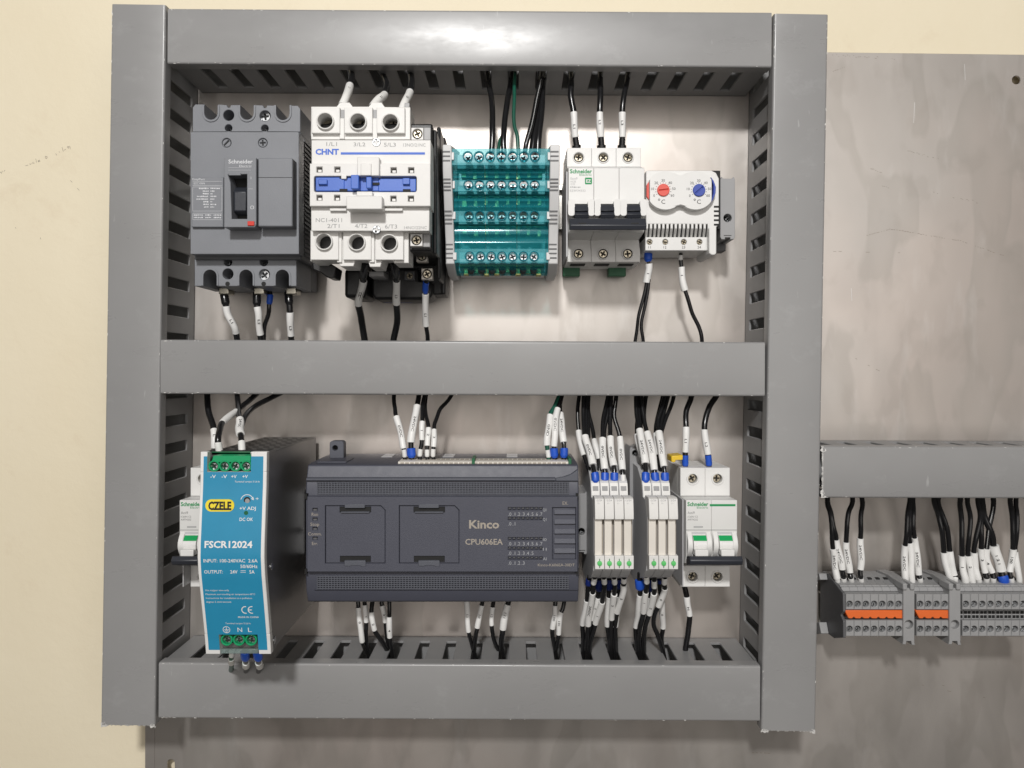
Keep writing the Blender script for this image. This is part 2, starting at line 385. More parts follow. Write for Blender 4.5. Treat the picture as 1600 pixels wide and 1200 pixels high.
m, nt, b, noise, ramp, mix = node_mat('zinc_plate')
c = ramp(noise(7, 5), [(0.30, (0.45, 0.42, 0.392)), (0.70, (0.52, 0.488, 0.458))])
c = mix(ramp(noise(4.5, 3, 0.5), [(0.46, 0.0), (0.64, 0.38)]), c, (0.49, 0.41, 0.365))          # rusty cast
c = mix(ramp(noise(15, 2.5, 0.5, (1.5, 1, 0.62), 0.25), [(0.51, 0.0), (0.545, 0.38), (0.70, 0.12)]), c, (0.36, 0.335, 0.305))   # old wet stains
c = mix(ramp(noise(31, 3, 0.5, (1.2, 1, 0.75), 0.3), [(0.55, 0.0), (0.63, 0.24)]), c, (0.36, 0.325, 0.295))
c = mix(ramp(noise(23, 4, 0.6, (1.6, 1, 0.5)), [(0.58, 0.0), (0.70, 0.25)]), c, (0.64, 0.62, 0.60))   # wiped lighter patches
c = mix(ramp(noise(90, 6, 0.8, (0.10, 1, 3.2)), [(0.665, 0.0), (0.70, 0.4)]), c, (0.26, 0.23, 0.20))  # fine rolling scratches
nt.links.new(c, b.inputs['Base Color']); b.inputs['Metallic'].default_value = 0.66
rr = ramp(noise(17, 3, 0.5, (1.4, 1, 0.6), 0.4), [(0.35, 0.33), (0.65, 0.47)]); nt.links.new(rr, b.inputs['Roughness'])
bp = nt.nodes.new('ShaderNodeBump'); bp.inputs['Strength'].default_value = 0.3; bp.inputs['Distance'].default_value = 0.0008
nt.links.new(noise(22, 3, 0.5, (1, 1, 0.4)), bp.inputs['Height']); nt.links.new(bp.outputs['Normal'], b.inputs['Normal'])

# worn duct lid: dusty film, rubbed streaks and fine scratches
m, nt, b, noise, ramp, mix = node_mat('duct_lid')
c = ramp(noise(7, 4), [(0.3, (0.245, 0.243, 0.243)), (0.7, (0.28, 0.278, 0.277))])
c = mix(ramp(noise(36, 6, 0.75, (0.9, 1, 1.2, 0.5)), [(0.57, 0.0), (0.76, 0.4)]), c, (0.37, 0.37, 0.372))
c = mix(ramp(noise(260, 3, 0.6, (1, 1, 0.16, 0.35)), [(0.72, 0.0), (0.77, 0.35)]), c, (0.52, 0.52, 0.52))
nt.links.new(c, b.inputs['Base Color'])
nt.links.new(ramp(noise(22, 6, 0.7, (0.5, 1, 1.4)), [(0.32, 0.25), (0.70, 0.41)]), b.inputs['Roughness'])
bp = nt.nodes.new('ShaderNodeBump'); bp.inputs['Strength'].default_value = 0.12; bp.inputs['Distance'].default_value = 0.0008
nt.links.new(noise(30, 3), bp.inputs['Height']); nt.links.new(bp.outputs['Normal'], b.inputs['Normal'])

wb = MB(); wb.box(-900, 900, -700, 700, -40, -9); wall = wb.build('wall', 'painted_wall'); wall['kind'] = 'structure'
# faint pencil scrawl on the wall
def strokes(parent, lines, h, wpx, m, name, hf=None):
    mbv, mbf = [], []
    for ln in lines:
        for (a, b_), (c_, d_) in zip(ln, ln[1:]):
            dx, dy = c_ - a, d_ - b_; L = math.hypot(dx, dy) or 1; nx, ny = -dy / L * wpx / 2, dx / L * wpx / 2; n = len(mbv)
            for e, f in ((a + nx, b_ + ny), (c_ + nx, d_ + ny), (c_ - nx, d_ - ny), (a - nx, b_ - ny)): mbv.append((X(e, h), (hf(Z(f, h)) if hf else h) + 0.1, Z(f, h)))
            mbf.append((n, n + 1, n + 2, n + 3))
    return flat_mesh(name, m, parent, mbv, mbf)
strokes(wall, [[(0, 268), (2, 271), (4, 267)], [(6, 268), (8, 266)], [(40, 259), (44, 258)], [(46, 256), (48, 257), (49, 255)], [(52, 253), (51, 255), (54, 255)], [(56, 248), (57, 254)],
               [(59, 252), (62, 250), (60, 253), (63, 252)], [(71, 244), (74, 245), (73, 248), (71, 247), (71, 244)], [(87, 240), (89, 243)], [(92, 237), (94, 238)], [(97, 230), (99, 237)], [(100, 235), (103, 233)],
               [(105, 229), (108, 229), (107, 232), (105, 230)], [(109, 228), (110, 233)], [(110, 282), (113, 285)], [(63, 371), (64, 374)], [(24, 355), (25, 357)], [(121, 294), (124, 298)]], -9, 0.55, 'ink_pencil', 'pencil_writing')
# plate
pl = thing('mounting_plate', 'large stained galvanized steel mounting plate behind all the equipment', 'plate', (60, 0, -400))
outline = [(X(227, 0), -420), (640, -420), (640, Z(91, 0)), (X(1293, 0), Z(81.5, 0)), (X(227, 0), Z(78, 0))]
slot = [(X(267, 0) + 3 * math.cos(t), Z(1197, 0) + (2.2 if math.sin(t) > 0 else -3.2) + 3 * math.sin(t)) for t in [math.radians(a) for a in range(0, 360, 20)]]
MB().prism(outline, [circ(1588, 125, 0, 3.3), slot], -1.6, 0).build('sheet', 'zinc_plate', pl, bevel=0.2, seg=1)
MB().box(X(227, 0) + 0.05, X(242, 0), -419, Z(80, 0), 0.02, 0.5).build('folded_edge', 'zinc_plate', pl, bevel=0.2)

# pen dashes, scratches and scuffs on the bare part of the plate
rn = random.Random(3); sl = []
def trail(x0, y0, x1, y1, n, on=0.5, jit=1.2):
    for i in range(n):
        if rn.random() < on:
            t0 = i / n; t1 = t0 + rn.uniform(0.3, 0.95) / n; j = rn.uniform(-jit, jit)
            sl.append([(x0 + (x1 - x0) * t0, y0 + (y1 - y0) * t0 + j), (x0 + (x1 - x0) * t1, y0 + (y1 - y0) * t1 + j)])
trail(1418, 236, 1468, 249, 18, 0.7); trail(1455, 300, 1528, 316, 24, 0.5, 1.6); trail(1360, 264, 1378, 269, 5, 0.6); trail(1354, 368, 1392, 358, 10, 0.8, 0.5); trail(1392, 358, 1500, 376, 26, 0.75, 0.5); trail(1500, 376, 1570, 400, 18, 0.8, 0.5)
trail(1300, 86, 1400, 92, 30, 0.6, 2.0); trail(1320, 105, 1300, 112, 6, 0.9, 0.3); trail(1378, 290, 1390, 294, 4, 0.9, 0.6); trail(1302, 393, 1420, 395, 14, 0.4, 0.4); trail(1175, 1176, 1206, 1177, 5, 0.9, 0.3)
trail(1330, 560, 1420, 600, 14, 0.3, 3); trail(1400, 1060, 1560, 1090, 20, 0.25, 6)
strokes(pl, sl, 0, 0.55, 'ink_pencil', 'scuff_marks')
strokes(pl, [[(1429, 160), (1427.5, 192)], [(1507, 100), (1508, 125)], [(1330, 450), (1331, 470)]], 0, 0.5, 'ink_white', 'bright_scratches')

# ------------------------------------------------------------------ cable ducts
def duct(label, a, b_, width, slots_at, phase_dir, ends=(0, 0), H=60.0, cut=()):
    """a, b_ = ends of the lid's centre line in photograph pixels at the lid height; slots_at = one slot position (mm along the axis from a)"""
    ax, az, bx, bz = X(a[0], H), Z(a[1], H), X(b_[0], H), Z(b_[1], H)
    L = math.hypot(bx - ax, bz - az); ux, uz = (bx - ax) / L, (bz - az) / L; vx, vz = uz, -ux
    t = thing('cable_duct', label, 'cable duct', (ax, 0, az), 'grey slotted cable ducts')
    mp3 = lambda u, v, h: (ax + u * ux + v * vx, h, az + u * uz + v * vz)
    hw = width / 2
    MB().prism([(ends[0], -hw + 1.2), (L - ends[1], -hw + 1.2), (L - ends[1], hw - 1.2), (ends[0], hw - 1.2)], [], 0.6, 2.2, mp3).build('base', 'duct_body', t)
    pitch = 20.4; ss = slots_at - pitch * math.floor((slots_at - ends[0] - 6) / pitch)
    cs = []
    while ss < L - ends[1] - 6: cs.append(ss); ss += pitch
    for sgn in (-1, 1):
        holes = [[(c - 3.3, 11), (c + 3.3, 11), (c + 3.9, 11.6), (c + 3.9, 47.5), (c - 3.9, 47.5), (c - 3.9, 11.6)] for c in cs]
        mw = lambda u, h, v: mp3(u, v, h)
        v0 = sgn * (hw - 1.2)
        MB().prism([(ends[0], 0.6), (L - ends[1], 0.6), (L - ends[1], H - 2.6), (ends[0], H - 2.6)], holes, v0 - sgn * 1.7, v0, mw, ch=0.4).build('side_wall', 'duct_body', t)
    # lid: rounded cap hooked over both walls
    r = 1.6; prof = []
    for sgn in (-1, 1):
        c = sgn * (hw - r); arc = [(c + sgn * r * math.sin(q), H - r + r * math.cos(q)) for q in [math.radians(x) for x in (0, 22, 45, 68, 90)]]
        side = [(sgn * hw, H - 9.5), (sgn * (hw - 1.0), H - 9.5), (sgn * (hw - 1.0), H - 1.7)]
        prof = (list(reversed(arc + side))) if sgn < 0 else prof + arc + side
    lid = MB().prism(prof, [], 0, L, lambda v, h, u: mp3(u, v, h)).build('lid', 'duct_lid', t, smooth=50)
    for e in cut:                                               # ragged saw cut at an end, loose chips along it
        rnd = random.Random(e * 7 + int(L)); q = MB(); u0 = 0 if e == 0 else L; s = -1 if e == 0 else 1
        n = 46; top = []
        for i in range(n + 1):
            v = -hw + width * i / n; d = rnd.uniform(0.1, 1.0) + (1.5 if (i < 5 or i > n - 7) else 0) * rnd.uniform(0.3, 1)
            top.append((v, d))
        vs, fs = [], []
        for v, d in top:
            k = 0.15 + (2.2 * rnd.random() ** 2 if abs(v) > hw - 4 else 0.5 * rnd.random() ** 2)
            vs += [mp3(u0 + s * d, v, H - 0.4 - rnd.random() * 0.5), mp3(u0 - s * k, v * 0.985, H + 0.12), mp3(u0 + s * d * 0.5, v, H - 1.5)]
        for i in range(n): fs += [(3 * i, 3 * i + 3, 3 * i + 4, 3 * i + 1), (3 * i, 3 * i + 2, 3 * i + 5, 3 * i + 3)]
        q.add(vs, fs).build('saw_burr', 'cut_plastic', lid)
    # small pale nicks along the lid edges
    rnd = random.Random(int(L * 10)); q = MB()
    for i in range(int(L / 9)):
        u = 2 + (L - 4) * rnd.random() ** 1.8; sg = rnd.choice((-1, 1)); l_ = rnd.uniform(0.3, 2.2); wv = rnd.uniform(0.08, 0.28); v = sg * (hw - rnd.uniform(0.3, 1.2)); hh = H + 0.03 - 0.55 * max(0, abs(v) - (hw - 1.0))
        q.add([mp3(u, v - wv, hh), mp3(u + l_, v - wv * 0.3, hh), mp3(u + l_ * 0.8, v + wv, hh), mp3(u + l_ * 0.2, v + wv * 0.8, hh)], [(0, 1, 2, 3)])
    q.build('nicks', 'cut_plastic', lid, kind='stuff')
    return t
# vertical ducts: slot phase measured downwards from the top end
zt = Z(7, 60); duct('left upright grey slotted cable duct beside the beige wall', (216.5, 7), (199.5, 1133), 38.6, zt - 65.6, -1, cut=(1,))
zt = Z(22, 60); duct('right upright grey slotted cable duct with ragged white sawn bottom end', (1252, 22), (1232, 1142), 38.6, zt - 55.6, -1, cut=(1,))
xl = X(262, 60.4); duct('top horizontal grey slotted cable duct above the contactor row', (262, 56), (1205.5, 62), 39.4, 60.5 - xl, 1, H=60.4)
xl = X(251, 60.4); duct('middle horizontal grey slotted cable duct between the two device rows', (251, 573), (1195, 577), 38.6, 60.5 - xl, 1, H=60.4)
xl = X(248, 60.4); duct('bottom horizontal grey slotted cable duct below the controller', (248, 1079), (1187.5, 1084), 39.6, -110 - xl, 1, H=60.4)
xl = X(1286, 60); duct('short horizontal grey cable duct right of the frame, above the terminal strip', (1286, 737.5), (1760, 739), 36.8, 12, 1, H=60, cut=(0,))

# ------------------------------------------------------------------ mounting rails
def rail(label, x0, x1, zc):
    t = thing('mounting_rail', label, 'rail', (x0, 0, zc))
    prof = [(7.2, 17.5), (7.2, 13.2), (1.2, 13.2), (1.2, -13.2), (7.2, -13.2), (7.2, -17.5), (6.0, -17.5), (6.0, -14.4), (0.05, -14.4), (0.05, 14.4), (6.0, 14.4), (6.0, 17.5)]
    MB().xprism([(h, zc + z) for h, z in prof], x0, x1).build('rail_profile', 'rail_steel', t, bevel=0.25)
rail('steel top-hat rail behind the upper row of breakers and contactor', -248, 166, 128)
rail('steel top-hat rail behind the lower row with the controller', -250, 170, -122)
rail('steel top-hat rail carrying the terminal strip on the right', X(1283, 7), 500, Z(955, 7))
# ================================================================== upper row
def notch(cx, y0, yb, r, top=True):                             # U-shaped notch outline, pixels
    n = 10; s = 1 if top else -1
    return [(cx - r, y0)] + [(cx - r * math.cos(math.pi * i / n), yb - s * r + s * r * math.sin(math.pi * i / n)) for i in range(n + 1)] + [(cx + r, y0)]
# ---- moulded-case breaker
mc = thing('moulded_case_breaker', 'dark grey three-pole moulded breaker with red trip button, left end of upper row', 'circuit breaker', P(383, 320, 8))
G, GD = 'breaker_grey', 'breaker_grey_dark'
hM, hS = 82, 72
b = MB()
b.box(X(299, 78), X(467, 78), Z(404, 78), Z(203, 78), 8, hM - 9)
b.box(X(303, 60), X(466, 60), Z(455, 20), Z(188, 60), 8, 40)
b.build('body', GD, mc, bevel=0.6)
rb = MB()
for i in range(26):
    z = Z(404, 78) + 4 + i * 3.2; rb.box(X(467, 78), X(467, 78) + 0.7, z, z + 1.5, 16, 66)
rb.build('cooling_ribs', GD, mc)
# upper terminal cover with three U notches
o = [(301, 206), (301, 168), (305, 163)] + notch(330, 163, 187.5, 10.5) + [(354, 164), (356, 168), (359, 168), (361, 164)] + notch(386.3, 164, 187.5, 10.6) + [(410.5, 164.5), (412.5, 168.5), (415.5, 168.5), (417.5, 164.5)] + notch(442.3, 165, 188, 10.6) + [(465, 165), (469, 170), (469, 206)]
MB().prism(poly(o, hS), [circ(357.2, 180, hS, 3.8), circ(414, 181, hS, 3.8), circ(357, 200, hS, 2.6), circ(413.7, 200.5, hS, 2.6)], 44, hS).build('terminal_cover', G, mc, bevel=0.35)
for i, (cx, yb) in enumerate(((330, 187.5), (386.3, 187.5), (442.3, 188))):
    q = notch(cx, 164.5, yb + 3.4, 13.6) + list(reversed(notch(cx, 164.5, yb, 10.5)))
    MB().prism(poly(q, hS), [], hS, hS + 0.7).build('notch_rim', G, mc, bevel=0.2)
    screw(mc, cx - 3, 187.5, 46, 4.0, 'zinc', name='terminal_screw')
screw(mc, 414.5, 182, 68, 3.5, 'zinc'); screw(mc, 357.8, 182, 55, 2.6, 'zinc'); screw(mc, 357.5, 202, 65, 2.0, 'zinc'); screw(mc, 414.2, 202.5, 65, 2.0, 'zinc')
# main cover
MB().prism(poly([(297.5, 208), (299, 206), (466, 206), (467, 208), (467, 397), (297.5, 397)], hM), [circ(354, 223, hM, 3.2), circ(410.5, 223, hM, 3.2), circ(356, 201, hM, 0.2)][:2], hM - 12, hM).build('front_cover', G, mc, bevel=0.6)
for a in (354, 410.5): screw(mc, a, 223.2, hM - 1.2, 2.9, 'breaker_grey', kind='slot' if a < 400 else 'cross')
# lower terminal cover
hL = 70
o = [(304, 405), (463, 405), (463, 447)] + list(reversed(notch(441.5, 447, 421.5, 10.4, False))) + list(reversed(notch(384.8, 447, 421.5, 10.4, False))) + list(reversed(notch(328.5, 447, 421.5, 10.4, False))) + [(304, 447)]
MB().prism(poly(o, hL), [circ(356, 409.5, hL, 2.9), circ(412, 409.5, hL, 2.9), circ(356, 428, hL, 3.8), circ(413, 429, hL, 3.8)], 32, hL).build('terminal_cover', G, mc, bevel=0.35)
MB().box(X(304, hL) + 1, X(463, hL) - 1, Z(446, hL), Z(404, hL), 28, 33).build('terminal_back', 'hole_black', mc)
for cx in (328.5, 384.8, 441.5):
    q = notch(cx, 446.5, 418, 13.4, False) + list(reversed(notch(cx, 446.5, 421.5, 10.4, False)))
    MB().prism(poly(q, hL), [], hL, hL + 0.7).build('notch_rim', G, mc, bevel=0.2)
screw(mc, 413.5, 430, 66, 3.5); screw(mc, 357, 431, 55, 2.2); screw(mc, 356.5, 411, 63, 1.6); screw(mc, 413, 411, 63, 1.8, 'breaker_grey_dark')
for a in (355.6, 412): MB().cyl(X(a, hL), Z(443.5, hL), 1.6, hL - 1, hL + 0.1).build('rivet_hole', 'hole_black', mc)
for a in (351, 406, 456): MB().box(X(a - 8, 42), X(a + 8, 42), Z(460, 42), Z(450, 42), 32, 44).build('terminal_lug', 'tin', mc, bevel=0.6)
# raised nose with the rocker
MB().prism(poly([(350, 246.7), (400.3, 246.7), (400.3, 350), (398, 355), (350, 355)], 94), [poly([(356, 273), (386, 272), (386, 342), (362, 342), (360, 285)], 94)], hM - 1, 94).build('handle_frame', G, mc, bevel=0.7)
MB().prism(rect(355, 271, 387, 343, 83), [], 82.2, 83).build('handle_slot', 'hole_black', mc)
tg = MB(); tg.fbox(X(365.5, 91), X(385, 91), Z(330, 91), Z(299, 91), 91, X(364, 82), X(388, 82), Z(338, 82), Z(292, 82), 82.5); tg.build('handle', 'lever_black', mc, bevel=0.8)
MB().pbox(357, 270, 376, 274, 95.2, 93).build('handle_stop', G, mc, bevel=0.3)
MB().pbox(403, 246.5, 457, 354, 92, hM - 1).build('cover_panel', G, mc, bevel=0.8)
MB().pbox(299, 276, 349, 355, 84.6, hM - 1).build('rating_panel', G, mc, bevel=0.6)
MB().pbox(386.5, 345.5, 397, 352.5, 95, 92).build('trip_button', 'button_red', mc, bevel=0.3)
bars(mc, [(403.5, 277, 456.5, 277.7)], 92, 'hole_black', name='seam_line')
text(mc, 'Schneider', 357, 252.3, 94, 6.2, 'ink_rating', 395, 0.02)
text(mc, 'Electric', 374, 259.3, 94, 3.6, 'ink_rating', 393.5, 0.0)
text(mc, 'EasyPact', 301, 280, 84.6, 3.4, 'ink_rating', 320)
text(mc, 'EZC100N', 303, 286.5, 84.6, 3.2, 'ink_rating', 320)
text(mc, 'I', 392, 278, 94, 4, 'ink_rating', 392.6); text(mc, 'O', 391, 324, 94, 6, 'ink_rating')
bars(mc, [(357, 261.5, 392, 261.9), (357, 265.5, 392, 265.9), (301, 283, 347, 283.5), (301, 289.5, 347, 290), (301, 292, 347, 292.5), (301, 292, 301.5, 330), (346.6, 292, 347.1, 330), (301, 329.5, 347, 330), (301, 333, 347, 333.5), (301, 343, 347, 343.5), (301, 333, 301.5, 343.5), (388, 295, 395, 295.4)], 84.6, 'ink_rating', name='label_rules') if 0 else None
bars(mc, [(357, 261.8, 392, 262.1), (357, 265.7, 392, 266.0), (388, 295, 395, 295.4)], 94, 'ink_rating', name='label_rules')
bars(mc, [(301, 283.2, 347, 283.6), (301, 289.6, 347, 290), (301, 292, 347, 292.4), (301, 292, 301.4, 330), (346.6, 292, 347, 330), (301, 329.6, 347, 330), (301, 333, 347, 333.4), (301, 343.1, 347, 343.5), (301, 333, 301.4, 343.5)], 84.6, 'ink_rating', name='label_rules')
dl = [(359, 263.2, 364, 264.6), (338, 285.6, 347, 287.2)]
dl2 = []
for i, (a, b_) in enumerate(((311, 326), (317, 326), (317, 326), (308, 325), (307, 325), (318, 326), (318, 326), (319, 326))):
    y = 294.5 + i * 4.15; dl2 += dashes(a, b_, y, 2.4, 9, i); dl2 += dashes(329, 344 if i == 0 else 338 - (i % 3) * 3, y, 2.4, 9, i + 40)
for i in range(2): dl2 += dashes(303, 317, 336 + 4 * i, 2.2, 9, 70 + i) + dashes(321, 330, 336 + 4 * i, 2.2, 9, 80 + i) + dashes(334, 346, 336 + 4 * i, 2.2, 9, 90 + i)
bars(mc, dl2, 84.6, 'ink_rating', name='fine_print')

# ---- contactor
ct = thing('contactor', 'white three-pole contactor with blue slider bar and black base', 'contactor', P(580, 320, 8))
Wp = 'warm_white_plastic'
hF, hT, hR = 119, 110, 125
xl_, xr_ = X(487, hF), X(673, hF)
b = MB(); b.box(xl_ + 1, xr_ - 0.5, Z(392, 105), Z(196, 100), 8, 104); b.box(xl_ + 22, xr_, Z(462, 26), Z(215, 60), 8, 34)
b.build('base', 'black_plastic', ct, bevel=1.2)
sb = MB()
for i, (h0, h1, z0, z1) in enumerate(((12, 40, Z(460, 40), Z(214, 40)), (44, 72, Z(440, 60), Z(206, 60)), (76, 98, Z(400, 90), Z(208, 90)))): sb.box(xr_ - 1, xr_ + 1.6 + 0.6 * (i == 0), z0, z1, h0, h1)
sb.build('side_ribs', 'black_plastic', ct, bevel=1.5, seg=3)
MB().pbox(538, 420, 572, 465, 58, 20).build('coil_housing', 'black_plastic', ct, bevel=2.5, seg=3)
MB().prism(poly([(580, 420), (655, 420), (655, 440), (676, 440), (676, 462), (668, 468), (586, 468), (580, 460)], 46), [], 14, 46).build('coil_housing', 'black_plastic', ct, bevel=2.0, seg=3)
MB().pbox(598, 463, 644, 472, 26, 16).build('rail_clip', 'ferrule_navy', ct, bevel=0.6)
for a in (590, 632): MB().pbox(a, 424, a + 16, 438, 52, 40).build('coil_terminal', 'block_dark', ct, bevel=0.5)
MB().pbox(576, 424, 600, 432, 78, 60).build('arc_guard', 'block_grey', ct, bevel=0.6)
screw(ct, 598, 431, 53, 2.4, 'brass_screw'); screw(ct, 640, 431, 53, 2.4, 'brass_screw')
# face: middle band, upper and lower face
MB().prism(rect(486.5, 219, 673, 257, hF), [], hF - 17, hF).build('upper_face', Wp, ct, bevel=0.4)
MB().prism(rect(486, 320, 671, 360.5, hF), [], hF - 17, hF).build('lower_face', Wp, ct, bevel=0.4)
sq = [(499, 265), (527, 265), (615, 266), (642.4, 266), (499, 309), (526.6, 309), (614.6, 310.4), (642, 310.4)]
MB().prism(rect(484, 255.5, 672.5, 322, hR - 2), [rect(a - 4.6, c - 4.4, a + 4.6, c + 4.4, hR - 2) for a, c in sq] + [rrect(490.5, 275, 651, 300, hR - 2, 1.2, 3)], hF - 16, hR - 2).build('front_band', Wp, ct, bevel=0.45)
MB().box(X(489, hR), X(655, hR), Z(316, hR), Z(258, hR), 103, hR - 10).build('recess_back', 'block_grey', ct)
for a, c in sq: MB().pbox(a - 2, c, a + 3.6, c + 4, hR - 4, hR - 11).build('marker_seat', Wp, ct, bevel=0.2)
MB().box(X(491.5, hR), X(650, hR), Z(299.5, hR), Z(275.5, hR), 114, hR - 7).build('slider_back', 'hole_black', ct)
sl = MB().pbox(493, 277, 538, 298.5, hR - 2.5, hR - 8).build('slider', 'slider_blue', ct, bevel=0.5)
MB().pbox(537, 277.5, 592, 298.5, hR - 3.2, hR - 8).build('slider', 'slider_blue', ct, bevel=0.5)
MB().pbox(591, 279, 650, 299, hR - 2.5, hR - 8).build('slider', 'slider_blue', ct, bevel=0.5)
MB().pbox(548, 273, 560.5, 295, hR + 3, hR - 3).build('slider_grip', 'slider_blue', ct, bevel=0.5)
MB().pbox(572, 276, 580.5, 294, hR + 1.5, hR - 3).build('slider_grip', 'slider_blue', ct, bevel=0.5)
MB().pbox(497, 280, 511, 288, hR - 0.5, hR - 3).build('slider_grip', 'slider_blue', ct, bevel=0.4)
MB().pbox(629, 278, 640, 288, hR - 0.5, hR - 3).build('slider_grip', 'slider_blue', ct, bevel=0.4)
for a, y in ((536.5, 277), (536.5, 297), (635.5, 297.5), (587, 287)): MB().pbox(a - 6, y - 2, a + 6, y + 2, hR - 2.2, hR - 3).build('slider_notch', 'hole_black', ct)
MB().pbox(533, 274, 541, 279.5, hR - 1.4, hR - 6).build('slider_guide', Wp, ct, bevel=0.3)
MB().pbox(582, 274, 592.5, 300, hR - 4.5, hR - 8).build('slider_guide', 'light_grey_plastic', ct, bevel=0.3)
MB().pbox(558, 245, 592.5, 274.5, hR + 1.5, hF - 2).build('centre_block', Wp, ct, bevel=0.5)
MB().pbox(563.5, 255, 580, 274, hR + 2.6, hR).build('centre_block', Wp, ct, bevel=0.4)
MB().pbox(541, 306, 597, 327, hR + 6, hF - 3).build('centre_block', Wp, ct, bevel=0.6)
MB().pbox(557, 299, 582, 306.5, hR + 3, hF - 3).build('centre_block', Wp, ct, bevel=0.5)
for a, c in ((515, 541), (601, 629)): MB().pbox(a, 325.5, c, 329.5, hF + 2.4, hF - 1).build('latch_lip', Wp, ct, bevel=0.3)
def terminal_strip(y0, y1, ys, top):
    hs = hT if top else hT + 1
    cups = [(509, ys), (560, ys + 0.8), (610.5, ys + 1.8)] if top else [(507, ys), (558, ys + 1), (608.4, ys + 2)]
    holes = [circ(a, c, hs, 4.75, 28) for a, c in cups]
    if top: o = [(486, 218), (486, 166.5), (526, 166.5), (531, 160), (546, 160), (551, 166.5), (576, 166.5), (581, 160), (596, 160), (601, 167), (641, 167.5), (641, 218)]
    else: o = [(485, 360), (638.5, 360), (638.5, 411), (616, 411), (612, 403.5), (598, 403.5), (594, 417), (578, 417), (574, 404), (556, 404), (552, 416), (532, 416), (527, 405), (505, 405), (500, 408), (485, 408)]
    MB().prism(poly(o, hs), holes, hs - 22, hs).build('terminal_strip', Wp, ct, bevel=0.5)
    for i, (a, c) in enumerate(cups):
        yb = (y1 - 10) if top else (y1 - 5)
        pc = MB().prism(rect(a - 22, y0 + 1.5, a + 22, yb, hs + 3), [circ(a + 0.6, c, hs + 3, 4.85, 28)], hs - 0.5, hs + 3).build('terminal_block_face', Wp, ct, bevel=0.5)
        MB().ring(X(a, hs + 3), Z(c, hs + 3), 5.6, 4.75, hs - 2, hs + 5.2).build('screw_collar', Wp, pc, bevel=0.3)
        MB().cyl(X(a, hs), Z(c, hs), 4.7, hs - 24, hs - 14).build('cup_floor', 'block_grey', pc)
        screw(pc, a + 4, c + 5, hs - 11, 3.3, 'brass_screw' if top else 'zinc', kind='slot' if top else 'cross')
    for a in ((534.5, 586) if top else (530.5, 581.5)):
        MB().pbox(a - 4, y0 + (18 if top else 1), a + 3.5, y1 - 1, hs + 1.6, hs - 1).build('divider', Wp, ct, bevel=0.3)
        if top: MB().pbox(a - 4.5, y0 + 5, a + 4, y0 + 18, hs + 0.3, hs - 1).build('divider_slot', 'mid_grey_plastic', ct)
terminal_strip(166.5, 218, 190, True); terminal_strip(360, 411, 378, False)
screw(ct, 588, 222, hF + 0.5, 2.7, 'zinc'); screw(ct, 588, 358.5, hF + 0.5, 2.7, 'zinc')
def aux(px, py, h, m, w_=9.5):
    t = MB().prism(rect(px - w_, py - w_, px + w_, py + w_, h), [circ(px, py, h, 3.3)], h - 9, h).build('auxiliary_terminal', m, ct, bevel=0.4)
    MB().cyl(X(px, h), Z(py, h), 3.25, h - 10, h - 6).build('cup_floor', 'hole_black', t); screw(t, px + 0.3, py + 0.3, h - 2, 2.7, 'brass_screw')
aux(652, 209, 108, Wp); aux(650.5, 375, 110, Wp); aux(659, 400, 80, 'cream_plastic', 8.5); aux(667, 428, 72, 'cream_plastic', 8.5)
MB().pbox(662, 199, 673, 219, 107, 90).build('side_cap', 'block_grey', ct, bevel=0.4); MB().pbox(661, 365, 672, 386, 108, 90).build('side_cap', 'block_grey', ct, bevel=0.4)
MB().pbox(632, 160.5, 640, 168, 104, 92).build('side_cap', 'block_grey', ct, bevel=0.4)
MB().prism(poly([(487, 410), (512, 409), (526, 418), (523, 434), (512, 434), (498, 424), (488, 420)], 88), [], 70, 88).build('lever', 'black_plastic', ct, bevel=0.8)
for s, a, y, c in (('1/L1', 510, 225, 526.5), ('3/L2', 552.5, 225.5, 571), ('5/L3', 600, 226, 618.5), ('13NO/21NC', 630, 226.5, 665)): text(ct, s, a, y, hF, 6.2 if len(s) < 6 else 5.2, 'ink_midgrey', c)
for s, a, y, c in (('NC1-4011', 493.5, 343.8, 534.5), ('2/T1', 511.5, 353, 530.5), ('4/T2', 554.5, 353, 574), ('6/T3', 601.5, 353.8, 620.5), ('14NO/22NC', 631.5, 355.6, 667)): text(ct, s, a, y, hF, 6.4 if len(s) != 9 else 4.8, 'ink_midgrey', c)
text(ct, 'CHNT', 493, 237, hF, 8.6, 'ink_blue', 529.5, 0.045)
bars(ct, [(532.5, 238, 664, 241.6)], hF, 'ink_blue', name='blue_stripe')

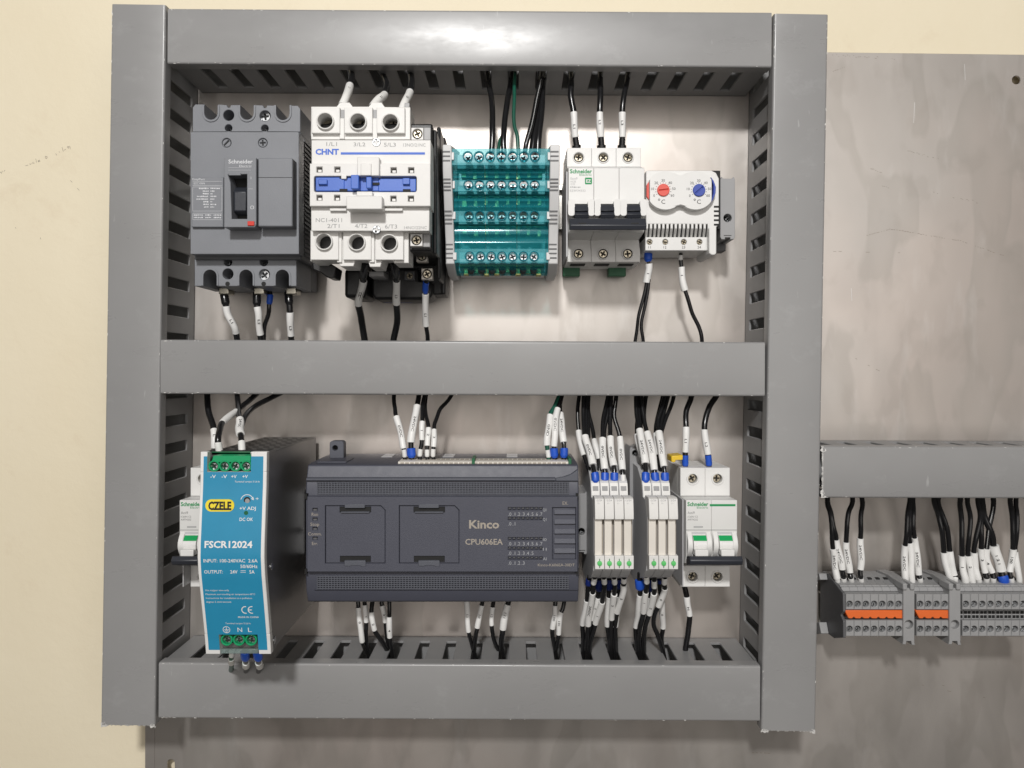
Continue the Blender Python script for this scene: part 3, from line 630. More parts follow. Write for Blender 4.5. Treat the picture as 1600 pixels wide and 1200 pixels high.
# ---- distribution block with teal cover
db = thing('distribution_block', 'stepped distribution block under transparent teal cover with rows of screws', 'terminal block', P(785, 325, 8))
rows = [(244.5, 84, 232, 258), (289, 77, 281, 299), (337, 71, 329.5, 347), (400.5, 62, 388.5, 410.5)]
xa, xb = X(708, 75), X(858, 75)
pitch = 7.6; x0c = X(783.8, 75)
steps = [(83, 231, 262), (76, 276, 302), (70, 325, 351), (60, 384, 414)]
ib = MB(); ib.box(xa + 1, xb - 1, Z(426, 40), Z(232, 60), 8, 38)
ib.build('body', 'pale_grey_plastic', db, bevel=0.5)
for k, (y, h, ya, yb) in enumerate(rows):
    zc = Z(y, h); th = 1.6
    holes = [[(x0c + (j - 3) * pitch + 2.75 * math.cos(2 * math.pi * i / 20), zc + 2.75 * math.sin(2 * math.pi * i / 20)) for i in range(20)] for j in range(7)]
    strip = MB().prism([(xa, Z(yb, h)), (xb, Z(yb, h)), (xb, Z(ya, h)), (xa, Z(ya, h))], holes, h - th, h).build('cover_strip', 'teal_strip', db, bevel=0.3)
    sc_ = MB(); 
    for j in range(7):
        xx = x0c + (j - 3) * pitch
        MB().ring(xx, zc, 3.5, 2.7, h - th, h + 1.3, 22).build('cover_collar', 'teal_collar', strip)
        dp_ = (4.5 + random.uniform(0, 1.5), 6 + random.uniform(0, 5), 8.5 + random.uniform(0, 2.5), 3.5 + random.uniform(0, 0.8))[k]; screw(db, CX + xx * sc(h - dp_) + random.uniform(-0.5, 0.5), CY - zc * sc(h - dp_), h - dp_, 2.6, 'zinc', name='clamp_screw')
    MB().box(xa + 2.5, xb - 2.5, Z(yb, h) + 1.0, Z(ya, h) - 0.5, h - 17, h - 13.5).build('clamp_carrier', 'pale_grey_plastic', db, bevel=0.3)
    bar = MB()
    rq = random.Random(k)
    for j in range(8):
        e_ = rq.uniform(-1.2, 1.2); bar.box(x0c + (j - 3.5) * pitch - 1.3 - rq.random(), x0c + (j - 3.5) * pitch + 1.3 + rq.random(), zc - 10 + e_, zc - 4.5 + e_, h - 28, h - 20)
    bar.box(xa + 2, xb - 2, zc - 5, zc + 1, h - 26, h - 19)
    bar.build('busbar', 'brass', db, bevel=0.4)
    dk = MB()
    for j in range(7): dk.cyl(x0c + (j - 3) * pitch, zc - 7.5, 2.6, h - 30, h - 14, 12)
    dk.build('wire_entries', 'hole_black', db)
    # window panel leading down to the next strip
    if k < 3: y2, h2, ya2, _ = rows[k + 1]; zz = Z(ya2, h2)
    else: zz, h2 = Z(430, 40), 40
    z0w = Z(yb, h); hb = h2 - 3 if k < 3 else 38; ztop = z0w - 1.2; out_ = []
    for q in range(9):
        t_ = q / 8; out_.append((h - 8 + (hb - h + 8) * t_ + 2.6 * math.sin(math.pi * t_) - (1.6 if 0.4 < t_ < 0.7 else 0), ztop + (zz - ztop) * t_))
    pf = [(h, z0w)] + out_ + [(hh - 1.3, q) for hh, q in reversed(out_)] + [(h - 1.5, z0w + 0.4)]
    for j in range(3):
        xs0 = xa + [0, 0.335, 0.667][j] * (xb - xa); xs1 = xa + [0.33, 0.662, 1][j] * (xb - xa)
        MB().xprism(pf, xs0, xs1).build('window_panel', 'teal_cover', db)
    for s_ in (-1, 1):
        xc = xa if s_ < 0 else xb
        MB().box(xc - 1.2 if s_ < 0 else xc - 1.4, xc + 1.4 if s_ < 0 else xc + 1.2, zc - 2.6, zc + 2.6, h - 6, h + 1.2).build('cover_hook', 'pale_grey_plastic', db, bevel=0.3)
pf = [(10, Z(431, 40)), (44, Z(431, 44)), (62, Z(412, 62)), (64, Z(380, 64)), (74, Z(330, 74)), (86, Z(262, 86)), (87, Z(226, 87)), (10, Z(231, 20))]
for x0_, x1_ in ((xa - 6.2, xa - 0.15), (xb + 0.15, xb + 6.8)):
    ep = MB().xprism(pf, x0_, x1_).build('end_plate', 'pale_grey_plastic', db, bevel=0.7)
    gr = MB()
    for ya, yb, za, zb in ((230, 251, 0, 0), (280, 297, 0, 0), (330, 349, 0, 0), (382, 403, 0, 0)):
        for i in range(4):
            y = ya + (yb - ya) * i / 3; z = Z(y, 75); hh = 75
            for _ in range(4):
                z = Z(y, hh)
                for (ha, za_), (hb, zb2) in zip(pf[1:7], pf[2:7]):
                    if za_ <= z <= zb2: hh = ha + (hb - ha) * (z - za_) / (zb2 - za_)
            z = Z(y, hh); gr.box(x0_ + 0.2, x1_ - 0.9, z - 0.5, z + 0.5, hh - 2, hh + 0.35)
    gr.build('grip_ridges', 'block_dark', ep, bevel=0.1, seg=1)

# ---- three-pole miniature breaker
eb = thing('miniature_breaker', 'white three-pole miniature breaker with dark linked toggle bar, right of teal block', 'circuit breaker', P(945, 325, 8))
Wm = 'white_plastic'
x0, x1 = X(886, 52), X(1002, 52); w3 = (x1 - x0) / 3
zt_, zb_ = Z(231, 50), Z(409.5, 48)
for k in range(3):
    a, c = x0 + k * w3 + 0.06, x0 + (k + 1) * w3 - 0.06
    pf = [(8, zb_), (30, zb_), (48, zb_), (48, zb_ + 7), (42, zb_ + 17), (64, zb_ + 18.5), (66, zb_ + 21), (66, Z(262.5, 66)), (49, Z(260, 49)), (40, Z(260, 49)), (40, zt_), (8, zt_)]
    MB().xprism(pf, a, c).build('pole_housing', Wm, eb, bevel=0.45)
    for ysc, hs, z0_, z1_ in ((246, 50, Z(260.5, 50), zt_), (396.6, 48.4, zb_, zb_ + 8)):
        px_ = CX + (x0 + (k + 0.5) * w3 - 0.4) * sc(hs)
        if ysc < 300: MB().prism([(a, z0_), (c, z0_), (c, z1_), (a, z1_)], [circ(px_, ysc, hs, 3.5)], 40, hs).build('terminal_face', Wm, eb, bevel=0.3)
        col = MB().ring(X(px_, hs), Z(ysc, hs), 4.3, 3.5, hs - 1, hs + 0.8 + (0 if ysc < 300 else 0)).build('screw_collar', Wm, eb, bevel=0.3)
        MB().cyl(X(px_, hs), Z(ysc, hs), 3.45, hs - 8, hs - (7 if ysc < 300 else -0.15)).build('screw_well', 'hole_black', col)
        screw(col, px_, ysc, hs - (3 if ysc < 300 else -0.9), 2.9, 'brass_screw')
    pxm = CX + (x0 + (k + 0.5) * w3) * sc(70)
    wx = [908.5, 949, 990][k]
    for s_ in (-1, 1):
        e = wx + s_ * 15.5; lo, hi = sorted((e - 5.2, e + 5.2))
        MB().prism(rrect(lo, 311, hi, 337, 76, 1.8), [], 64, 76).build('toggle_cheek', Wm, eb, bevel=0.6)
    MB().pbox(wx - 11, 318.5, wx + 11, 342, 70, 65).build('toggle_slot', 'hole_black', eb)
    tgl = MB().xprism([(68, Z(340, 70)), (77, Z(341, 77)), (79, Z(335, 78)), (76, Z(330.5, 76)), (78, Z(329.5, 77)), (75, Z(320, 75)), (68, Z(319, 70))], X(wx - 10.8, 76), X(wx + 10.8, 76)).build('toggle', 'lever_black', eb, bevel=0.3)
    MB().box(a + 3.5, c - 3.5, zb_ - 0.6, zb_ + 0.3, 30, 40).build('wire_entry', 'hole_black', eb)
    if k < 3: bars(eb, [(CX + (x0 + (k + 0.5) * w3) * sc(49) - 8, 370.6, CX + (x0 + (k + 0.5) * w3) * sc(49) + 8, 371.4)], 44.5, 'ink_pale', name='moulded_line')
MB().xprism([(76, Z(359, 76)), (86, Z(359.5, 86)), (87.5, Z(352, 87)), (84, Z(341.5, 84)), (76, Z(341, 76))], X(890.5, 86), X(1010, 86)).build('toggle_bar', 'lever_black', eb, bevel=0.5)
bars(eb, [(904, 348, 916, 350), (986, 348, 998, 350)], 87.0, 'hole_black', name='bar_slot')
MB().box(x0 - 1.2, x0 - 0.06, zb_ + 2, Z(268, 60), 10, 60).build('side_cover', 'light_grey_plastic', eb, bevel=0.3)
for a, c in ((880, 906), (951, 978)): MB().pbox(a, 417, c, 431.5, 17, 8).build('rail_clip', 'clip_green', eb, bevel=0.4)
text(eb, 'Schneider', 890.5, 267.5, 66, 6.4, 'ink_green', 925, 0.03); text(eb, 'Electric', 905.5, 273, 66, 3.4, 'ink_green', 924.5)
text(eb, 'Easy9', 891.5, 278.8, 66, 3.6, 'ink_pale'); text(eb, 'MCB', 891.5, 283.8, 66, 3.0, 'ink_pale'); text(eb, 'C32', 891.5, 287.6, 66, 3.0, 'ink_pale')
text(eb, 'EZ9F34332', 890.5, 297.8, 66, 3.2, 'ink_pale', 915)
bars(eb, dashes(891, 907, 292.5, 2.6, 5, 5), 66, 'ink_pale', name='fine_print')
MB().prism(rrect(914, 277.5, 925, 288, 66.05, 0.6, 3), [], 66.02, 66.15).build('logo_patch', 'ink_green', eb)
text(eb, 'EZ', 915.8, 282.8, 66.15, 5.0, 'ink_white', 923.4, 0.03)

# ---- twin thermostat
th = thing('thermostat', 'white twin thermostat with red and blue dials and vent slots', 'thermostat', P(1065, 335, 8))
hB, hP = 52, 58
MB().prism(poly([(1009.5, 266.5), (1112, 266.5), (1119, 270), (1123.5, 279), (1123.5, 352), (1119.5, 354), (1119.5, 396), (1117, 398), (1111, 398), (1108, 395), (1108, 350), (1009.5, 350)], hB),
           [], 14, hB).build('housing', Wm, th, bevel=1.0, seg=3)
MB().box(X(1010, 40), X(1122, 40), Z(360, 40), Z(270, 40), 10, hB - 6).build('inner_body', 'hole_black', th)
MB().pbox(1008.5, 370.5, 1108, 391.5, 46, 10).build('terminal_base', Wm, th, bevel=0.5)
MB().prism(rect(1008.5, 370.5, 1104, 391.3, 47.6), [circ(a, 378, 47.6, 2.1) for a in (1015, 1039.5, 1068.5, 1093)], 44, 47.6).build('terminal_face', Wm, th, bevel=0.3)
for a in (1015, 1039.5, 1068.5, 1093): screw(th, a, 378.3, 47.0, 1.8, 'brass_screw')
# comb of vent fingers sloping back to the terminals
cb = []
for i in range(16):
    a = 1009 + 6.45 * i
    MB().fbox(X(a, 52), X(a + 3.9, 52), Z(357, 52), Z(349, 52), 51.9, X(a - 1.0, 46), X(a + 3.1, 46), Z(370.5, 46), Z(349, 46), 44).build('vent_finger', Wm, th, bevel=0.5)
MB().box(X(1009, 45), X(1107, 45), Z(371, 44), Z(347, 45), 20, 43.5).build('vent_back', 'hole_black', th)
for i in range(5): MB().pbox(1115.5, 321.5 + 7 * i, 1123.9, 324.6 + 7 * i, hB + 0.1, hB - 8).build('vent_slot', 'hole_black', th)
# figure-eight dial plate
def eight(cx1, cx2, cy, r, waist, n=14):
    out = []
    for i in range(-4, 23):
        t = math.radians(90 + 180 * (i / 18)) if 0 <= i <= 18 else None
    L = [(cx1 - r * math.sin(math.radians(a)), cy - r * math.cos(math.radians(a))) for a in range(-35, 216, 10)]
    Rr = [(cx2 + r * math.sin(math.radians(a)), cy + r * math.cos(math.radians(a))) for a in range(-35, 216, 10)]
    m_ = (cx1 + cx2) / 2
    low = [(m_ - 9, cy + waist + 2.5), (m_, cy + waist), (m_ + 9, cy + waist + 2.5)]; up = [(m_ + 9, cy - waist - 3.5), (m_, cy - waist - 1.5), (m_ - 9, cy - waist - 3.5)]
    return L + low + Rr + up
ep = [(max(1015.5, min(1112, a)), b_) for a, b_ in eight(1040, 1087, 297.5, 30, 22)]
dp = MB().prism(poly(ep, hP), [], hB - 1, hP).build('dial_plate', Wm, th, bevel=0.7, seg=3)
MB().prism(poly([(1010.2, 289), (1018, 278), (1016, 291), (1016, 304), (1018.5, 319), (1010.2, 307)], hB + 1.2), [], hB - 0.5, hB + 1.6).build('red_edge', 'knob_red', th, bevel=0.3)
MB().prism(poly([(1108, 279), (1112.5, 285), (1116, 295), (1115.5, 304), (1112, 313), (1108.6, 318), (1112, 304), (1112, 292)], hB + 1.2), [], hB - 0.5, hP + 0.1).build('blue_edge', 'knob_blue', th, bevel=0.3)
for cx, cy, mk, an in ((1036.3, 297.3, 'knob_red', 6), (1092, 297.5, 'knob_blue', 40)):
    x, z = X(cx, hP), Z(cy, hP); k = MB(); c_, s_ = math.cos(math.radians(an)), math.sin(math.radians(an))
    q = [(3.3, 0.45), (-3.3, 0.3), (-3.3, -0.3), (3.3, -0.45)]
    k.prism([(x + 4.4 * math.cos(math.radians(a)), z + 4.4 * math.sin(math.radians(a))) for a in range(0, 360, 12)], [[(x + a * c_ - d * s_, z + a * s_ + d * c_) for a, d in q]], hP - 0.5, hP + 1.3)
    k.cyl(x, z, 4.3, hP - 0.5, hP + 0.3); k.build('dial', mk, dp, bevel=0.3)
    ticks = []
    for i, lab in enumerate(('0', '10', '20', '30', '40', '50', '60')):
        a = math.radians(212 - i * 40.5); r = 16.8; text(dp, lab, cx + r * math.cos(a), cy - r * math.sin(a) * 0.92, hP, 4.2, 'ink_black', align='C')
        for da in (0, -20):
            if i == 6 and da: continue
            t = a + math.radians(da); ticks.append([(cx + 11.0 * math.cos(t), cy - 11.0 * math.sin(t)), (cx + 12.8 * math.cos(t), cy - 12.8 * math.sin(t))])
    strokes(dp, ticks, hP + 0.05, 0.6, 'ink_black', 'tick_marks')
    text(dp, 'C', cx - 3, 315, hP, 7, 'ink_black'); strokes(dp, [[(cx - 6.5 + 1.3 * math.cos(q), 312 + 1.3 * math.sin(q)) for q in [i * math.pi / 5 for i in range(11)]]], hP + 0.05, 0.7, 'ink_black', 'degree_sign')
for a, s in ((1015, '11'), (1039, '12'), (1068, '23'), (1092.5, '24')): text(th, s, a, 386.2, 47.6, 4.2, 'ink_black', align='C')
# ---- grey end clamps
def end_clamp(label, x0, y0, x1, y1, h, hy=None, m='mid_grey_plastic', r=3.0):
    t = thing('end_clamp', label, 'end clamp', P((x0 + x1) / 2, (y0 + y1) / 2, 8), 'grey end clamps')
    hy = hy or (y0 + y1) / 2; xm = (x0 + x1) / 2
    MB().prism(poly([(x0, y0 + 4), (x0 + 2, y0), (x0 + 5, y0 + 3), (x1 - 5, y0 + 3), (x1 - 2, y0), (x1, y0 + 4), (x1, y1 - 4), (x1 - 2, y1), (xm + 4, y1), (xm + 4, y1 - 3), (xm - 4, y1 - 3), (xm - 4, y1), (x0 + 2, y1), (x0, y1 - 4)], h), [circ(xm, hy, h, r)], 9, h).build('clamp_body', m, t, bevel=0.5)
    MB().cyl(X(xm, h), Z(hy, h), r, 10, h - 10).build('screw_well', 'hole_black', t); screw(t, xm, hy + 2, h - 7, r * 0.62, 'zinc')
    MB().box(X(x0, h) + 0.6, X(x1, h) - 0.6, Z(y1, h) - 5, Z(y1, h) + 4, 9, 22).build('clamp_foot', 'block_dark', t, bevel=0.4)
    MB().pbox(xm - 6, y1 - 6.5, xm + 6, y1 - 5.6, h + 0.12, h - 0.5).build('seam_line', 'hole_black', t)
    return t
end_clamp('grey end clamp beside the twin thermostat', 1125.5, 276, 1148.5, 374, 44, 340.5)
# ================================================================== lower row
# ---- slim white breaker half hidden by the power supply
def acti_breaker(label, px0, npole, hidden=False):
    """px0 = left edge of the stepped terminal block in the photograph at h 52"""
    t = thing('miniature_breaker', label, 'circuit breaker', P(px0 + 20 * npole, 825, 8))
    W_ = 'white_plastic'; x0 = X(px0, 52); w_ = 17.9
    zt, zb = Z(731, 52), Z(917, 52)
    for k in range(npole):
        a, c = x0 + k * w_ + 0.06, x0 + (k + 1) * w_ - 0.06; xm = (a + c) / 2
        pf = [(8, zb), (30, zb), (41.5, zb), (41.5, zb + 6), (41.5, Z(881, 46)), (66, Z(880, 66)), (70, Z(868, 70)), (70, Z(781.5, 70)), (50, Z(775, 50)), (41.5, Z(775, 50)), (41.5, zt), (30, zt), (8, zt)]
        MB().xprism(pf, a, c).build('pole_housing', W_, t, bevel=0.45)
        for ys, hs in ((748, 52), (901, 52)):
            zc = Z(ys, hs); z0, z1 = (Z(775, 52), zt) if ys < 800 else (zb, Z(884, 52))
            hole = [(xm + 3.4 * math.cos(2 * math.pi * i / 24), zc + 3.4 * math.sin(2 * math.pi * i / 24)) for i in range(24)]
            MB().prism([(a, z0), (c, z0), (c, z1), (a, z1)], [hole], 42, hs).build('terminal_face', W_, t, bevel=0.3)
            col = MB().ring(xm, zc, 4.6, 3.4, hs - 1, hs + 0.7).build('screw_collar', W_, t, bevel=0.3)
            MB().cyl(xm, zc, 3.35, 38, hs - 6).build('screw_well', 'block_dark', col); screw(col, CX + xm * sc(hs - 3), CY - zc * sc(hs - 3), hs - 3, 3.0, 'brass_screw')
        # rounded toggle: white barrel with green flag, in a bulged surround
        zc = Z(852, 74); su = [(70 + 4.5 * math.sin(math.pi * i / 12), zc + 8.5 - 17 * i / 12) for i in range(13)]
        for s_ in (-1, 1):
            e0, e1 = sorted((xm + s_ * 4.9, xm + s_ * 8.4)); MB().xprism(su + [(69, zc - 8.5), (69, zc + 8.5)], e0, e1).build('toggle_cheek', W_, t, bevel=0.7)
        MB().box(xm - 4.9, xm + 4.9, zc - 8.4, zc + 8.4, 69.5, 70.3).build('toggle_slot', 'light_grey_plastic', t)
        br = [(69.8 + 5.6 * math.sin(math.pi * i / 14), zc + 7.2 - 14.4 * i / 14) for i in range(15)]
        tg = MB().xprism(br, xm - 4.6, xm + 4.6).build('toggle', W_, t, bevel=0.4)
        fl = [(69.9 + 5.75 * math.sin(math.pi * i / 14), zc + 7.3 - 14.6 * i / 14) for i in range(1, 5)]
        MB().xprism(fl, xm - 4.5, xm + 4.65).build('green_flag', 'flag_green', tg)
        MB().box(xm - 4.6, xm + 4.6, Z(869, 78), Z(859, 78), 70, 79).build('toggle_lip', W_, tg, bevel=0.5)
    xa, xb = x0, x0 + npole * w_
    MB().xprism([(72, Z(883.5, 72)), (82, Z(882.5, 82)), (83.5, Z(876, 83)), (81, Z(869, 81)), (72, Z(869, 72))], xa + 0.3 - (0.5), xb + 0.3).build('toggle_bar', 'lever_black', t, bevel=0.7)
    MB().box(xa + 0.1, xb - 0.1, Z(828.6, 70), Z(827.6, 70), 69.5, 70.12).build('seam_line', 'ink_midgrey', t)
    text(t, 'Schneider', CX + (xa + 1.0) * sc(70), 787.5, 70, 6.2, 'ink_green', CX + (xa + 15.6) * sc(70), 0.03)
    text(t, 'Electric', CX + (xa + 7.6) * sc(70), 793, 70, 3.2, 'ink_green', CX + (xa + 15.4) * sc(70))
    k0 = CX + (xa + 1.1) * sc(70)
    text(t, 'Acti9', k0, 801, 70, 4.2, 'ink_grey', k0 + 11); text(t, 'iC60N C2', k0, 807.2, 70, 3.0, 'ink_grey', k0 + 16); text(t, 'A9F74202', k0, 811.8, 70, 3.0, 'ink_grey', k0 + 16)
    bars(t, [(k0 + 9.5, 822, k0 + 24, 824.6)], 70, 'ink_pale', name='print_bar')
    if npole > 1: bars(t, [(CX + (xa + 16.6) * sc(70), 787.6, CX + (xb - 1.3) * sc(70), 791)], 70, 'ink_green', name='green_stripe')
    MB().box(xa - 0.9, xa - 0.1, zb + 3, Z(780, 62), 10, 63).build('side_cover', 'light_grey_plastic', t, bevel=0.3)
    return t
acti_breaker('white miniature breaker half hidden behind the blue power supply', 297.5, 1)
acti_breaker('white two-pole miniature breaker with green toggle flags, right end of lower row', 1063, 2)

# ---- power supply with wavy blue front
ps = thing('power_supply', 'switch-mode power supply with wavy blue front and green screw terminals', 'power supply', P(365, 865, 8))
KP = [(700, 127.5), (706, 128), (760, 129), (810, 131), (850, 132.6), (872, 133), (900, 131.5), (930, 128.5), (960, 125.5), (1000, 121.5), (1022, 120), (1030, 119.5)]
KZ = [(Z(y, h), h) for y, h in KP]
def hfront(z):
    for (z0, h0), (z1, h1) in zip(KZ, KZ[1:]):
        if z <= z0 and z >= z1: return h0 + (h1 - h0) * (z0 - z) / (z0 - z1)
    return KZ[0][1] if z > KZ[0][0] else KZ[-1][1]
xa, xb = X(313.5, 128), X(417, 128)
zt, zb = Z(706, 128), Z(1022, 120)
def wavy(x0, x1, z0, z1, th, lift, name, m, bevel=0.2, parent=None, n=36):
    th = 5 if th == 9 else th
    pf = [(hfront(z0 + (z1 - z0) * i / n) + lift, z0 + (z1 - z0) * i / n) for i in range(n + 1)]
    return MB().xprism(pf + [(h - th, z) for h, z in reversed(pf)], x0, x1).build(name, m, parent or ps, bevel=bevel, smooth=30)
MB().box(xa + 0.4, xb - 0.4, zb + 1.2, zt - 1.0, 9, 116).build('case', 'psu_metal', ps, bevel=0.8)
zc1, zc2 = Z(737.5, 128.5), Z(991.5, 122.5)
ux0, ux1, lx0, lx1 = X(324, 128), X(392.5, 128), X(343, 121), X(403.6, 121)
wavy(xa, xb, zc2, zc1, 9, 0, 'front_bezel', 'white_plastic', 0.5)
wavy(xa, ux0, zc1, zt, 9, 0, 'front_bezel', 'white_plastic', 0.3, n=8); wavy(ux1, xb, zc1, zt, 9, 0, 'front_bezel', 'white_plastic', 0.3, n=8)
wavy(xa, lx0, zb, zc2, 9, 0, 'front_bezel', 'white_plastic', 0.3, n=8); wavy(lx1, xb, zb, zc2, 9, 0, 'front_bezel', 'white_plastic', 0.3, n=8)
wavy(xa + 0.45, xb - 0.45, zc2, zc1, 20, -5.05, 'case_front', 'psu_metal', 0.2)
MB().box(xa + 0.6, xb - 0.6, zb + 0.6, zt - 0.5, 110, 113.5).build('bezel_back', 'hole_black', ps)
for z0, z1, dd in ((zb + 0.3, zc2, 116), (zc1, zt - 0.3, 124)):
    for x_ in (xa + 0.45, xb - 1.25): MB().box(x_, x_ + 0.8, z0, z1, 108, dd).build('case_cheek', 'psu_metal', ps)
bx0, bx1, bz0, bz1 = xa + 2.0, xb - 2.1, Z(1015, 120), Z(713, 128)
wavy(bx0, bx1, zc2, zc1, 0.3, 0.12, 'front_label', 'psu_blue', 0, n=36)
wavy(bx0, ux0 - 0.01, zc1, bz1, 0.3, 0.12, 'front_label', 'psu_blue', 0, n=6); wavy(ux1 + 0.01, bx1, zc1, bz1, 0.3, 0.12, 'front_label', 'psu_blue', 0, n=6)
wavy(bx0, lx0 - 0.01, bz0, zc2, 0.3, 0.12, 'front_label', 'psu_blue', 0, n=6); wavy(lx1 + 0.01, bx1, bz0, zc2, 0.3, 0.12, 'front_label', 'psu_blue', 0, n=6)
# screw connectors
cg = MB().prism(poly([(333, 712), (392, 712), (392, 722), (330, 722)], 126), [], 110, 126).build('connector', 'connector_green', ps, bevel=0.5)
MB().pbox(330, 705.5, 392, 711.5, 116, 100).build('connector', 'clip_green', ps, bevel=0.4)
for a in (334, 350.7, 367.7, 384.6):
    q = MB().ring(X(a, 127), Z(728.2, 127), 3.5, 2.55, 116, 127).build('screw_well', 'connector_green', cg, bevel=0.3)
    screw(q, a + 0.5, 728.6, 124, 2.5, 'zinc')
MB().pbox(331, 722, 391, 733, 121.5, 112).build('connector_floor', 'clip_green', cg)
cg = MB().pbox(346, 994, 402, 1006, 116, 104).build('connector', 'connector_green', ps, bevel=0.5)
for a in (354, 373, 392):
    q = MB().ring(X(a, 120), Z(1000, 120), 3.8, 2.7, 108, 120).build('screw_well', 'connector_green', cg, bevel=0.3)
    screw(q, a + 1, 1001, 117, 2.65, 'zinc')
MB().pbox(344, 1014.5, 403, 1021.5, 119.5, 117.5).build('guard_strip', 'clear_guard', ps, bevel=0.3)
# vents on top, screws and folded seam on the side
vt = MB()
for i in range(14):
    for j in range(5): vt.cyl(0, 0, 1, 0, 0.1, 6) if 0 else vt.add([(xa + 4 + j * 7.2 + (i % 2) * 2, 18 + i * 6.6 + a, zt - 0.9 + 0.0) if 0 else (xa + 3 + j * 7.2 + (i % 2) * 2.4 + dx, 18 + i * 6.6 + a, zt - 0.93) for dx, a in ((0, 0), (4.2, 0.4), (4.2, 2.6), (0, 2.2))], [(0, 1, 2, 3)])
vt.build('vent_holes', 'hole_black', ps)
for y, h in ((885, 118), (1000, 112)):
    x, z = xb - 0.4, Z(y, h)
    MB().prism([(h + 2.2 * math.cos(math.radians(a)), z + 2.2 * math.sin(math.radians(a))) for a in range(0, 360, 20)], [], x - 0.2, x + 0.5, lambda a, b_, c: (c, a, b_)).build('side_screw', 'zinc', ps, bevel=0.2)
# print
T = lambda s, a, y, cap, x1=None, m='ink_white', bold=0.0, **k: text(ps, s, a, y, hfront(Z(y, 129)), cap, m, x1, bold, hf=lambda z: hfront(z) + 0.16, **k)
for s, a in (('-V', 329), ('-V', 346.5), ('+V', 361.5), ('+V', 379)): T(s, a, 744.3, 5.2, a + 8.5, bold=0.01)
T('Terminal torque 5 Lb·In', 367, 752.3, 2.8, 406)
yh = hfront(Z(790, 130)); MB().prism(rrect(321, 780.3, 366, 799.3, yh + 0.5, 3.6, 6), [], yh - 1, yh + 0.65).build('badge', 'badge_yellow', ps)
text(ps, 'CZELE', 325.5, 790, yh + 0.65, 12.5, 'ink_black', 361.5, 0.045)
T('+V ADJ', 374.5, 794, 5.2, 400, bold=0.01); T('DC OK', 374.5, 811.2, 5.2, 395.5, bold=0.01); T('+', 399.5, 779, 5.5, 404.5)
an = [math.radians(a) for a in range(20, 165, 12)]
hh = hfront(Z(781, 130)) + 0.2; strokes(ps, [[(386 + 10 * math.cos(a), 783 - 10 * math.sin(a)) for a in an], [(395, 776.5), (396.5, 781), (392.5, 779)]], hh, 1.0, 'ink_white', 'arc_arrow', hf=lambda z: hfront(z) + 0.2)
MB().cyl(X(386, hh), Z(781.7, hh), 2.1, hh - 0.5, hh + 0.05).build('trim_hole', 'hole_black', ps); MB().cyl(X(386.5, hh), Z(782.6, hh), 1.45, hh - 0.5, hh + 0.12).build('trim_screw', 'mid_grey_plastic', ps)
h2 = hfront(Z(801, 130)) + 0.2; MB().cyl(X(384.5, h2), Z(801.5, h2), 1.3, h2 - 0.5, h2 + 0.1).build('lamp_hole', 'clip_green', ps)
T('FSCR12024', 319.8, 850.4, 10.4, 394.5, bold=0.028)
T('INPUT:', 318.3, 875.8, 5.6, 340, bold=0.01); T('100-240VAC  2.6A', 344, 875.8, 5.6, 402.8, bold=0.012); T('50/60Hz', 376, 884.6, 5.6, 402.6, bold=0.01)
T('OUTPUT:', 319.3, 893.2, 5.6, 348.5, bold=0.01); T('24V', 360, 893.2, 5.6, 371.5, bold=0.012); T('5A', 390, 893.2, 5.6, 398, bold=0.012)
bars(ps, [(376, 891.4, 384, 892.1), (376, 894, 378.2, 894.7), (378.9, 894, 381.1, 894.7), (381.8, 894, 384, 894.7)], hfront(Z(893, 130)) + 0.2, 'ink_white', name='direct_current_sign')
for s, y, a, c in (('Use copper wire only', 922, 321, 358), ('Maximum surrounding air temperature 60°C', 928.2, 321.5, 399), ('Instructions for installation in a pollution', 934.3, 322, 394), ('degree 2 environment', 940.2, 322.5, 361.5)): T(s, a, y, 2.9, c)
hc = hfront(Z(953, 127)) + 0.2
for cx in (383.5, 393.5):
    strokes(ps, [[(cx + 5.6 * math.cos(math.radians(a)), 953 - 5.6 * math.sin(math.radians(a))) for a in range(75, 286, 14)]] + ([[(388.5, 953), (393.5, 953)]] if cx > 390 else []), hc, 1.5, 'ink_white', 'conformity_mark', hf=lambda z: hfront(z) + 0.2)
T('MADE IN CHINA', 372, 964.2, 3.0, 404.5, bold=0.006); T('Terminal torque 5 Lb·In', 352, 974, 2.8, 391.5)
T('N', 371, 984, 7.6, 378.2); T('L', 387.4, 984, 7.6, 393)
he = hfront(Z(984, 123)) + 0.2
strokes(ps, [[(354 + 5.3 * math.cos(math.radians(a)), 983.8 - 5.3 * math.sin(math.radians(a))) for a in range(0, 361, 15)], [(354, 979.5), (354, 984)], [(350, 984), (358, 984)], [(351.5, 986), (356.5, 986)], [(353, 988), (355, 988)]], he, 0.9, 'ink_white', 'earth_symbol', hf=lambda z: hfront(z) + 0.2)
end_clamp('grey end clamp between the blue power supply and the controller', 478.5, 768, 499.5, 866, 40, 830)

